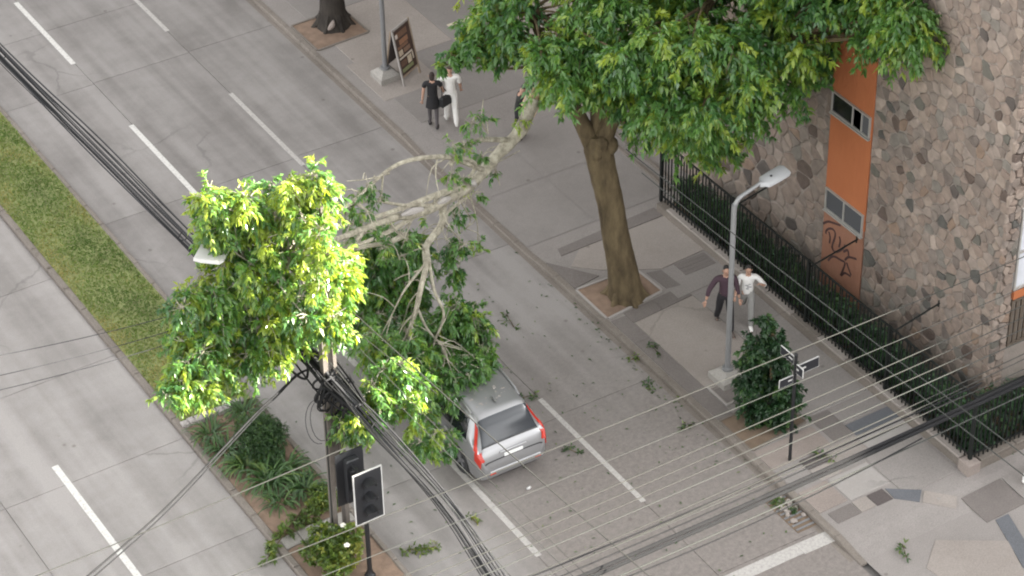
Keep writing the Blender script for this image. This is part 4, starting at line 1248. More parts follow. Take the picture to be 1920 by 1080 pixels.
def sprays(name, lobes, ns, leaf, droop, seed, mat, parent, **kw):
    v, t = spray_arrays(lobes, ns, leaf, droop, seed, **kw)
    return fast_mesh(name, v, np.arange(len(v)).reshape(-1, 4), t, mat, parent)


def leaves(name, lobes, dens, leaf, droop, seed, mat, parent, **kw):
    v, t = leaf_arrays(lobes, dens, leaf, droop, seed, **kw)
    f = np.arange(len(v)).reshape(-1, 4)
    return fast_mesh(name, v, f, t, mat, parent)


def twigs(mb, lobes, seed, per=4, r0=.012, n=4):
    g_ = random.Random(seed)
    for (x, y, z, r_) in lobes:
        for i in range(per):
            d = Vector((g_.gauss(0, 1), g_.gauss(0, 1), g_.gauss(-.1, 1))).normalized()
            a = Vector((x, y, z)) - d * r_ * .3
            b = Vector((x, y, z)) + d * r_ * .95
            c = (a + b) / 2 + Vector((g_.gauss(0, .1), g_.gauss(0, .1), g_.gauss(0, .1))) * r_
            mb.tube([a, c, b], [r0, r0 * .7, r0 * .35], n, cap=False)


def wobble(pts, amp, g_):
    return [Vector(p) + Vector((g_.gauss(0, amp), g_.gauss(0, amp), g_.gauss(0, amp))) if 0 < i < len(pts) - 1 else Vector(p) for i, p in enumerate(pts)]


# ---- the street tree that lost its limb
tree = thing('street_tree', (0, 0, .12), 'big leafy street tree with a leaning brown trunk in the square pit', 'tree')
tr = MB()
g_ = random.Random(2)
P = [(.02, -.02, .05), (.0, .0, .35), (-.05, .03, .8), (-.14, .08, 1.4), (-.22, .12, 2.0), (-.29, .17, 2.6), (-.38, .23, 3.2), (-.47, .29, 3.8), (-.55, .33, 4.3), (-.58, .35, 4.7)]
rr = [.50, .40, .36, .33, .315, .31, .31, .32, .34, .24]
SP = sweep(P, 4)
rs = np.interp(np.linspace(0, len(P) - 1, len(SP)), range(len(P)), rr)
tr.tube(SP, list(rs), 20)
# roots flare and knots
for a in range(6):
    an = a * 1.05 + .4
    tr.tube([(.25 * math.cos(an), .25 * math.sin(an), .45), (.42 * math.cos(an), .42 * math.sin(an), .18), (.6 * math.cos(an), .6 * math.sin(an), .08)], [.12, .1, .04], 8)
for (x, y, z, q) in ((-.70, .16, 4.30, .16), (-.36, .10, 4.42, .17), (-.58, .12, 4.55, .15), (-.48, .18, 4.1, .2)):
    tr.ball((x, y, z), (q, q, q * 1.3), 9, 6)
tk = tr.build('trunk', M['bark'], tree, smooth=True)
# random relief on the trunk
for v in tk.data.vertices:
    n = math.sin(v.co.z * 5.1 + v.co.x * 9) * .012 + math.sin(v.co.z * 13 + v.co.y * 17) * .008
    v.co.x += n
    v.co.y += n * .7
limbs = MB()
main_l = [([(-.6, .36, 4.2), (-.85, .52, 4.95), (-1.12, .7, 5.7), (-1.5, .9, 6.8), (-1.9, 1.0, 8.0)], (.22, .08)),
          ([(-.52, .3, 4.3), (-.25, .15, 5.2), (.4, -.1, 6.2), (1.2, -.5, 7.2), (2.0, -.9, 8.4)], (.24, .08)),
          ([(-.5, .35, 4.4), (-.4, .6, 5.6), (-.1, 1.0, 7.0), (.3, 1.4, 8.8), (.5, 1.6, 10.5)], (.2, .07)),
          ([(.4, -.1, 6.2), (1.0, -.9, 6.5), (1.7, -1.6, 6.7), (2.6, -2.0, 7.2)], (.11, .04))]
nodes = []
for pts, (a, b) in main_l:
    S = sweep(pts, 5)
    limbs.tube(S, list(np.linspace(a, b, len(S))), 10)
    nodes += S[4:]
for (x, y, z, q) in CROWN:
    c = Vector((x, y, z))
    nd = min(nodes, key=lambda n: (n - c).length + max(0, n.z - c.z) * .7)
    mid = (nd + c) / 2 + Vector((g_.gauss(0, .12), g_.gauss(0, .12), .12 + g_.gauss(0, .1)))
    L_ = (nd - c).length
    limbs.tube(sweep([nd, mid, c], 3), list(np.linspace(min(.06, .018 + .012 * L_), .012, 7)), 5, cap=False)
twigs(limbs, CROWN, 8, 3, .012, 4)
limbs.build('limbs', M['bark'], tree, smooth=True)
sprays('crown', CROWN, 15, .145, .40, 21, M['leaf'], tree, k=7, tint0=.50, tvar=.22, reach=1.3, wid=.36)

# ---- the fallen limb, hung up on the cables and lying on the car
fl = thing('fallen_limb', (-4.6, .14, 4.5), 'huge snapped tree limb with bright leaves hanging on the cables and car', 'tree limb')
lm = MB()
g_ = random.Random(6)
for i, ((a, b), pts) in enumerate(LIMBS):
    S = sweep(wobble(pts, .02, g_), 5)
    n = len(S)
    rad = [a + (b - a) * (k / (n - 1)) ** .8 for k in range(n)]
    if i == 0:
        rad = [q * (1 + .08 * math.sin(k * 1.7)) for k, q in enumerate(rad)]
    lm.tube(S, rad, 12 if a > .1 else 7)
# broken side branches and bare twigs all along it
for k in range(64):
    (a, b), pts = LIMBS[g_.choice((0, 0, 0, 1, 4, 5, 5, 8, 4, 19))]
    S = sweep(pts, 5)
    q = S[g_.randrange(3, len(S) - 2)]
    dr_ = Vector((g_.gauss(-.55, .45), g_.gauss(-.15, .4), g_.gauss(-.25, .5))).normalized()
    L_ = g_.uniform(.35, 1.15)
    e1 = q + dr_ * L_ * .5 + Vector((g_.gauss(0, .06), g_.gauss(0, .06), g_.gauss(0, .06)))
    e2 = q + dr_ * L_ + Vector((g_.gauss(0, .1), g_.gauss(0, .1), -.28 * L_))
    lm.tube(sweep([q, e1, e2], 3), list(np.linspace(g_.uniform(.014, .03), .006, 7)), 5, cap=False)
    if k % 3 == 0:
        TUFT.append((round(e2.x, 2), round(e2.y, 2), round(e2.z, 2), g_.uniform(.10, .18)))
lm.build('branch', M['bark_pale'], fl, smooth=True)
tw = MB()
twigs(tw, LIT, 3, 4, .014, 4)
twigs(tw, SPRIG, 4, 4, .012, 4)
twigs(tw, SHADE, 5, 3, .012, 4)
twigs(tw, TUFT, 6, 4, .012, 4)
# connecting branchlets from the nearest point of the limb
bp = [Vector(p) for _, pts in LIMBS for p in sweep(pts, 4)]
for grp in (LIT, SPRIG, SHADE, TUFT):
    for (x, y, z, q) in grp:
        c = Vector((x, y, z))
        nd = g_.choice(sorted(bp, key=lambda n: (n - c).length)[:9])
        if (nd - c).length < (2.6 if grp is LIT else 1.1) and (grp is not SHADE or g_.random() < .5):
            mid = (nd + c) / 2 + Vector((g_.gauss(0, .1), g_.gauss(0, .1), .1))
            tw.tube(sweep([nd, mid, c], 3), list(np.linspace(.024 if grp is LIT else .014, .007, 7)), 5, cap=False)
# torn end and the stripped patch along the limb
tn = MB()
e = Vector(LIMBS[0][1][0])
d = (e - Vector(LIMBS[0][1][1])).normalized()
for k in range(16):
    o_ = Vector((g_.gauss(0, .07), g_.gauss(0, .07), g_.gauss(0, .07)))
    tn.tube([e - d * .2 + o_, e + d * g_.uniform(-.02, .12) + o_ * 1.15, e + d * g_.uniform(.15, .42) + o_ * 1.35], [.07, .05, .01], 5)
tn.build('torn_end', M['wood'], fl)
for k, (p, q) in enumerate((((-4.62, .05, 4.68), (-4.98, -.06, 4.74)), ((-5.45, -.22, 4.88), (-6.1, -.44, 5.1)), ((-3.85, .22, 4.62), (-4.0, .2, 4.78)))):
    p, q = Vector(p), Vector(q)
    MB().tube([p, (p + q) / 2 + Vector((0, -.02, .03)), q], [.05, .085, .03], 7).build('bare_wood', M['slab_pale'], fl, smooth=True)
sprays('sun_tinted_leaves', LIT, 27, .128, .45, 31, M['leaf'], fl, k=5, tint0=.64, tvar=.22, wid=.36, mb=tw)  # lighter, yellower tint paints the sun into these leaves
sprays('sprig_leaves', SPRIG, 32, .12, .5, 32, M['leaf'], fl, k=5, tint0=.62, tvar=.2, wid=.36, mb=tw)  # sunlit tint painted in here as well
sprays('hanging_leaves', SHADE, 28, .13, .6, 33, M['leaf'], fl, k=5, tint0=.40, tvar=.16, mb=tw)  # darker tint paints shade into these leaves and the tufts
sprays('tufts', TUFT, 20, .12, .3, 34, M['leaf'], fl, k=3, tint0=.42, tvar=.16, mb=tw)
tw.build('twigs', M['bark_pale'], fl)

# ---- dark trunk at the top of the picture
dt = thing('dark_tree', (.2, 14.4, .12), 'dark bare tree trunk in a soil pit beside the far kerb', 'tree')
m = MB()
S = sweep([(.18, 14.35, .05), (.2, 14.4, .5), (.2, 14.42, 1.4), (.12, 14.46, 3.0), (.1, 14.5, 5.2)], 5)
m.tube(S, list(np.interp(np.linspace(0, 4, len(S)), range(5), [.52, .36, .31, .3, .26])), 16)
for a in range(7):
    an = a * .9 + .2
    m.tube([(.2 + .25 * math.cos(an), 14.4 + .25 * math.sin(an), .5), (.2 + .42 * math.cos(an), 14.4 + .42 * math.sin(an), .2), (.2 + .62 * math.cos(an), 14.4 + .62 * math.sin(an), .09)], [.14, .11, .04], 7)
m.build('trunk', M['bark_dark'], dt, smooth=True)
m = MB()
for (dx, dy) in ((1.6, .6), (-1.5, .4), (.2, -1.6), (-.2, 1.8)):
    m.tube(sweep([(.1, 14.5, 5.0), (.1 + dx * .4, 14.5 + dy * .4, 6.2), (.1 + dx, 14.5 + dy, 7.4)], 4), list(np.linspace(.18, .05, 9)), 8)
m.build('limbs', M['bark_dark'], dt, smooth=True)
top = [(.1 + 2.2 * math.cos(a) * b, 14.5 + 2.2 * math.sin(a) * b, 7.2 + 1.6 * c, .8) for a, b, c in [(k * .7, .4 + .6 * ((k * 37) % 10) / 10, ((k * 53) % 10) / 10) for k in range(26)]]
leaves('crown', top, 120, .2, .5, 41, M['leaf'], dt, tint0=.35)
m = MB()
m.tube(sweep([(-.16, 14.02, .24), (-.06, 13.98, .36), (.0, 13.99, .50)], 3), [.03, .06, .07, .08, .07, .05, .02], 7)
m.build('pale_scar', M['slab_pink'], dt, smooth=True)

# ---- small conical evergreen by the street sign
st = thing('evergreen_shrub', (.02, -5.57, .12), 'dark conical evergreen shrub in the pavement pit beside the street sign', 'shrub')
MB().tube(sweep([(.02, -5.57, .1), (.05, -5.55, 1.2), (.02, -5.57, 2.6)], 4), [.05] * 4 + [.035] * 5, 7).build('stem', M['bark'], st)
sprays('foliage', SHRUB, 62, .095, .25, 51, M['leaf_dark'], st, k=5, tint0=.42, tvar=.2, wid=.45, reach=1.4)
m = MB()
twigs(m, SHRUB, 9, 3, .008)
m.build('twigs', M['bark_dark'], st)['kind'] = 'stuff'

# ---- hedge between fence and building
hg = thing('hedge', (3.35, -3.4, .1), 'dark green hedge filling the gap between the bar fence and stone wall', 'hedge')
g_ = random.Random(17)
hl = []
y = -8.9
while y < 2.3:
    for x, zt in ((3.10, 1.14), (3.11, .80), (3.12, .42), (3.42, .62), (3.74, .2)):
        if zt > 1 and y > -5.2 and g_.random() < .75:
            continue
        z = zt + g_.uniform(-.12, .06)
        hl.append((x + g_.uniform(-.08, .08), y + g_.uniform(-.1, .1), z, g_.uniform(.20, .28)))
    y += .27
x = 3.9
while x < 8:
    hl += [(x, -8.75, g_.uniform(.5, .8), .34), (x + .1, -8.3, g_.uniform(.5, .95), .34)]
    x += .4
leaves('foliage', hl, 560, .11, .3, 61, M['leaf_hedge'], hg, k=6, tint0=.42, tvar=.24, wid=.4)
m = MB()
for (x, y, z, q) in hl[::2]:
    m.tube([(x, y, .0), (x + .05, y, z)], [.02, .012], 5)
m.build('stems', M['bark_dark'], hg)['kind'] = 'stuff'
MB().prism([(2.84, -9.04), (16, -9.04), (16, -8.04), (4.03, -8.04), (4.03, 2.4), (2.84, 2.4)], -.02, .125).build('hedge_soil', M['soil'], hg)


# ---- planting in the median bed
def strap_plant(loc, label, n, ln, wd, mat, seed, up=.9, group='strap leaved plants in the median bed', cat='plant', tint=.45):
    g2 = np.random.default_rng(seed)
    t_ = thing('leafy_plant', loc, label, cat, group)
    V, F, T = [], [], []
    for i in range(n):
        a = g2.uniform(0, 2 * np.pi)
        b = np.array([np.cos(a), np.sin(a), 0])
        s = np.array([-np.sin(a), np.cos(a), 0])
        L = 1.18 * ln * g2.uniform(.6, 1.15)
        el = g2.uniform(.5, 1.35) * up
        base = np.array(loc) + b * g2.uniform(0, .16) + s * g2.normal(0, .08)
        k0 = len(V)
        tt = float(np.clip(g2.normal(tint, .2), 0, 1))
        N = 5
        for j in range(N + 1):
            u = j / N
            e_ = el - 2.0 * u * u
            if j == 0:
                p = base.copy()
            else:
                p = p + (b * np.cos(e_) + np.array([0, 0, 1]) * np.sin(e_)) * L / N
            p[2] = max(p[2], loc[2] + .01)
            w = wd * (1 - u) ** .6 * (.6 + .8 * u) * .5
            V += [p + s * w, p - s * w]
            T += [tt, tt]
        for j in range(N):
            q = k0 + 2 * j
            F.append((q, q + 1, q + 3, q + 2))
    fast_mesh('leaves', np.array(V), np.array(F), np.array(T), mat, t_)
    return t_


BP = [((-10.45, .85, .1), 'strap leaved green plant at the road side corner by the stone edging', 60, .55, .05),
      ((-9.48, 1.12, .1), 'dark strap leaved clump right beside the pale stone edging', 70, .5, .05),
      ((-10.42, .15, .1), 'strap leaved plant on the road side left of the round bush', 70, .6, .055),
      ((-10.28, -.55, .1), 'pale green strap leaved plant in front of the round bush', 80, .6, .06),
      ((-10.1, -1.25, .1), 'large strap leaved clump in the middle of the bed', 90, .65, .06),
      ((-9.65, -1.15, .1), 'strap leaved clump next to the right hand kerb of the bed', 90, .65, .06),
      ((-9.55, -1.85, .1), 'strap leaved clump at the near end of the bed', 80, .6, .06),
      ((-10.2, -1.95, .1), 'small strap leaved plant at the near left of the bed', 50, .5, .05)]
for i, (l_, lab, n, ln, wd) in enumerate(BP):
    strap_plant(l_, lab, n, ln, wd, M['leaf_bed'], 70 + i, tint=.45 if i != 3 else .65)
rb = thing('round_bush', (-9.72, -.2, .1), 'dense round dark green bush in the median bed', 'shrub')
RB = [(-9.72 + .34 * math.cos(a) * q, -.2 + .55 * math.sin(a) * q, .42 + .16 * (1 - q), .27) for a, q in [(k * .9, .35 + .65 * (k % 3) / 2) for k in range(16)]]
leaves('foliage', RB, 1700, .09, .0, 81, M['leaf_bed'], rb, k=7, tint0=.2, tvar=.14, wid=.22)
MB().tube([(-9.72, -.2, .1), (-9.72, -.2, .45)], .04, 6).build('stem', M['bark_dark'], rb)
ys_ = thing('yellowish_bush', (-9.45, -2.45, .1), 'low yellowish green bush by the foot of the utility pole', 'shrub')
leaves('foliage', [(-9.42, -2.3, .26, .22), (-9.62, -2.55, .24, .2), (-9.35, -2.65, .24, .2), (-9.9, -2.75, .2, .18)], 1500, .11, .1, 82, M['leaf_yellow'], ys_, tint0=.5)
cb = thing('broken_branch', (-10.55, -2.9, .1), 'broken leafy branch lying across the kerb of the median', 'branch')
BB = [(-10.2 - .17 * k, -2.68 - .1 * k + .02 * (k % 2), .26 - .02 * k, .15) for k in range(7)]
sprays('foliage', BB, 38, .13, .35, 83, M['leaf_yellow'], cb, tint0=.3, k=3, reach=1.7)
MB().tube(sweep([(-9.9, -2.5, .25), (-10.6, -2.95, .22), (-11.3, -3.35, .08)], 4), list(np.linspace(.02, .008, 9)), 5).build('stem', M['bark'], cb)
fb = thing('flowering_bush', (-10.1, -4.2, .1), 'light green bush with white flowers at the bottom edge', 'shrub')
FB = [(-10.1 + .42 * math.cos(k * 1.3) * (k % 3) / 2, -4.25 + .5 * math.sin(k * 1.3) * (k % 3) / 2, .42 + .08 * (k % 2), .28) for k in range(13)]
leaves('foliage', FB, 1300, .1, .1, 84, M['leaf_yellow'], fb, tint0=.35, wid=.5)
for (x, y, z) in ((-9.78, -4.0, .78), (-10.0, -4.55, .76)):
    m = MB()
    for k in range(7):
        a = k * 2.4
        m.ball((x + .035 * math.cos(a) * (k > 0), y + .035 * math.sin(a) * (k > 0), z + .012 * (k % 2)), (.034, .034, .02), 7, 5)
    m.build('flower', M['petal'], fb, smooth=True)
MB().tube([(-10.1, -4.2, .08), (-10.1, -4.2, .5)], .03, 6).build('stem', M['bark_dark'], fb)

# ---- sprigs on the road
SPR = [((-1.21, -2.07, .01), 'green sprig on the road beside the kerb near the lamp post'), ((-1.63, -4.66, .01), 'green sprig lying on the road before the evergreen shrub pit'),
       ((-3.94, -4.0, .01), 'green sprig on the road just left of the right hand lane mark'), ((-8.2, -4.95, .01), 'long green sprig on the road beside the median kerb'),
       ((-7.07, -4.82, .01), 'small green sprig on the road under the cable bundle'), ((-2.76, .56, .01), 'tiny sprig alone on the road near the driveway'),
       ((-4.0, -1.85, .01), 'small sprig at the upper end of the lane mark beside the car'), ((-.58, -2.24, .13), 'small sprig on the dark paving strip below the tree'),
       ((-1.45, -3.1, .01), 'loose sprig in the gutter beside the lamp base'), ((.30, -7.35, .13), 'sprig at the foot of the street sign'), ((-.1, -10.5, .04), 'sprig on the pale corner paving')]
for i, (p, lab) in enumerate(SPR):
    s = thing('fallen_sprig', p, lab, 'sprig', 'leafy sprigs scattered on the ground')
    g2 = random.Random(200 + i)
    big = .10 if i in (3,) else .07
    n = 5 if i in (0, 3) else 3
    a = g2.uniform(0, 3.1) if i != 3 else 2.5
    lob = [(p[0] + math.cos(a) * .15 * k + g2.gauss(0, .05), p[1] + math.sin(a) * .15 * k + g2.gauss(0, .05), p[2] + .04, big) for k in range(n)]
    leaves('foliage', lob, 900, .12, .1, 210 + i, M['leaf_yellow'] if i in (0, 3, 4) else M['leaf_bed'], s, k=4, flat=.3, tint0=.5)
    MB().tube([(lob[0][0], lob[0][1], p[2] + .02), (lob[-1][0], lob[-1][1], p[2] + .03)], [.012, .005], 5).build('stem', M['bark'], s)
# loose leaves, too many and small to count
g2 = np.random.default_rng(77)
n = 190
px_ = np.concatenate([g2.uniform(-8.8, -1.1, n), g2.normal(-1.25, .22, n // 2), g2.normal(-4.6, 1.2, n // 2)])
py_ = np.concatenate([g2.uniform(-9, 3.5, n), g2.uniform(-7, 1.5, n // 2), g2.normal(-2.2, 2.2, n // 2)])
keep = (px_ > -8.9) & (px_ < -1.06)
px_, py_ = px_[keep], py_[keep]
n = len(px_)
a = g2.uniform(0, 6.28, n)
D = np.stack([np.cos(a), np.sin(a), np.zeros(n)], 1)
S_ = np.stack([-np.sin(a), np.cos(a), np.zeros(n)], 1)
L_ = g2.uniform(.04, .11, (n, 1))
B_ = np.stack([px_, py_, np.full(n, .012)], 1)
v = np.stack([B_, B_ + D * L_ * .5 + S_ * L_ * .2 + [0, 0, .015], B_ + D * L_, B_ + D * L_ * .5 - S_ * L_ * .2 + [0, 0, .01]], 1).reshape(-1, 3)
lt = fast_mesh('leaf_litter', v, np.arange(4 * n).reshape(-1, 4), np.repeat(np.clip(g2.normal(.4, .3, n), 0, 1), 4), M['leaf_bed'])
tag(lt, 'loose torn leaves scattered over the road around the car', 'leaves', kind='stuff')
# kerb drain with washed-up rubbish
dr = thing('kerb_drain', (-1.28, -8.0, 0), 'kerb drain choked with leaves and pale rubble by the crossing', 'drain')
MB().prism([(-1.52, -8.7), (KX - .006, -8.7), (KX - .006, -7.55), (-1.52, -7.55)], -.002, .008).build('grate_frame', M['soil'], dr)
for k in range(8):
    MB().box((-1.27, -8.62 + .14 * k, .012), (.46, .05, .02)).build('grate_bar', M['pole_dark'], dr)
g3 = random.Random(3)
for k in range(24):
    MB().ball((-1.3 + g3.gauss(0, .1), -7.95 + g3.gauss(0, .2), .04), (g3.uniform(.03, .08), g3.uniform(.03, .07), g3.uniform(.02, .06)), 6, 4).build('rubble', M['slab_light'], dr)
leaves('leaf_pile', [(-1.34, -7.75, .06, .14), (-1.3, -7.55, .05, .12), (-1.2, -8.1, .05, .1)], 1500, .09, 0, 91, M['leaf_bed'], dr, flat=.4, tint0=.5)
for i, (x, y, r_) in enumerate(((-5.5, -4.42, .07), (-5.9, -2.2, .05))):
    if i == 0:
        m = MB()
        m.ball((x, y, .035), (.06, .04, .035), 7, 5).ball((x + .04, y + .02, .03), (.035, .035, .03), 7, 5)
        tag(m.build('litter', M['white'], smooth=True), 'crumpled white litter on the road behind the car', 'litter')


# ================================================================ silver car
def catmull(tab, y):
    ys = [r_[0] for r_ in tab]
    i = max(0, min(len(ys) - 2, int(np.searchsorted(ys, y)) - 1))
    a, b = np.array(tab[i][1:]), np.array(tab[i + 1][1:])
    p = np.array(tab[max(0, i - 1)][1:])
    q = np.array(tab[min(len(tab) - 1, i + 2)][1:])
    h = ys[i + 1] - ys[i]
    t = (y - ys[i]) / h
    y0 = ys[max(0, i - 1)]
    y3 = ys[min(len(ys) - 1, i + 2)]
    ma = (b - p) / max(1e-6, ys[i + 1] - y0) * h
    mb_ = (q - a) / max(1e-6, y3 - ys[i]) * h
    # limit overshoot
    d = b - a
    ma = np.where(np.sign(ma) == np.sign(d), np.sign(d) * np.minimum(abs(ma), 3 * abs(d)), 0)
    mb_ = np.where(np.sign(mb_) == np.sign(d), np.sign(d) * np.minimum(abs(mb_), 3 * abs(d)), 0)
    return (2 * t ** 3 - 3 * t ** 2 + 1) * a + (t ** 3 - 2 * t ** 2 + t) * ma + (-2 * t ** 3 + 3 * t ** 2) * b + (t ** 3 - t ** 2) * mb_


#        y     zbot   w    zbelt  wroof  zroof
CAR = [(-2.34, .42, .66, .58, .54, .62), (-2.31, .36, .75, .66, .64, .72), (-2.26, .32, .81, .82, .72, .88), (-2.20, .30, .84, .94, .75, 1.01),
       (-2.12, .28, .855, 1.02, .70, 1.11), (-1.98, .27, .868, 1.07, .64, 1.35), (-1.84, .26, .87, 1.09, .605, 1.56), (-1.70, .26, .87, 1.09, .605, 1.65),
       (-1.2, .25, .87, 1.08, .63, 1.71), (-.4, .25, .87, 1.06, .645, 1.745), (.35, .25, .87, 1.05, .645, 1.71), (.62, .25, .87, 1.05, .65, 1.62), (.95, .25, .87, 1.04, .68, 1.36),
       (1.25, .25, .87, 1.02, .73, 1.12), (1.5, .25, .87, .99, .70, 1.06), (1.95, .26, .86, .93, .66, 1.0), (2.2, .30, .82, .82, .62, .90), (2.32, .34, .74, .66, .58, .74), (2.36, .42, .64, .54, .5, .58)]


def car_profile(y):
    zb, w, zl, wr, zr = catmull(CAR, y)
    g_ = max(0., min(1., (zr - zl - .1) / .4))
    c6z = zr - .035 - .06 * g_
    return [(0, zb), (w * .86, zb), (w * .965, zb + .09), (w, zb + (zl - zb) * .52), (w * .982, zl), ((w * .975 + wr) / 2 + .025 * g_, (zl + c6z) / 2), (wr, c6z), (wr * .86, zr - .012), (0, zr)]


def car_pt(y, t, off=0., side=1):
    C_ = car_profile(y)
    i = max(0, min(7, int(t)))
    u_ = t - i
    P_ = [np.array(c) for c in C_]
    pm = P_[i - 1] if i > 0 else P_[0] * [-1, 1]
    if i == 0:
        pm = np.array([-P_[1][0], P_[1][1]])
    pn = P_[i + 2] if i + 2 < 9 else np.array([-P_[7][0], P_[7][1]])
    a, b = P_[i], P_[i + 1]
    ma, mb_ = (b - pm) * .42, (pn - a) * .42
    q = (2 * u_ ** 3 - 3 * u_ ** 2 + 1) * a + (u_ ** 3 - 2 * u_ ** 2 + u_) * ma + (-2 * u_ ** 3 + 3 * u_ ** 2) * b + (u_ ** 3 - u_ ** 2) * mb_
    p = np.array([q[0] * side, y, q[1]])
    return p


def car_nrm(y, t, side=1):
    e = .01
    a = car_pt(y + e, t, 0, side) - car_pt(y - e, t, 0, side)
    t2, t1 = min(8., t + .03), max(0., t - .03)
    b = car_pt(y, t2, 0, side) - car_pt(y, t1, 0, side)
    n = np.cross(a, b) * side
    n /= (np.linalg.norm(n) + 1e-9)
    return n


def car_panel(yt, nu, nv, off, side=1, th=.012):
    """yt(u,v)->(y,t): a skin lying on the body, standing off by off, with a rim back to it."""
    m_ = MB()
    top = []
    for j in range(nv + 1):
        for i in range(nu + 1):
            y, t = yt(i / nu, j / nv)
            t = min(t, 8.)
            p = car_pt(y, t, 0, side)
            n = car_nrm(y, t, side)
            m_.v.append(tuple(p + n * off))
            top.append(tuple(p + n * (off - th)))
    K = nu + 1
    for j in range(nv):
        for i in range(nu):
            a = j * K + i
            q = (a, a + 1, a + K + 1, a + K)
            m_.f.append(q if side < 0 else q[::-1])
    base = len(m_.v)
    m_.v += top
    rim = [i for i in range(K)] + [j * K + nu for j in range(1, nv + 1)] + [nv * K + i for i in range(nu - 1, -1, -1)] + [j * K for j in range(nv - 1, 0, -1)]
    for k in range(len(rim)):
        a, b = rim[k], rim[(k + 1) % len(rim)]
        m_.f.append((a, b, base + b, base + a))
    return m_


def both(panel_fn):
    return [panel_fn(1), panel_fn(-1)]


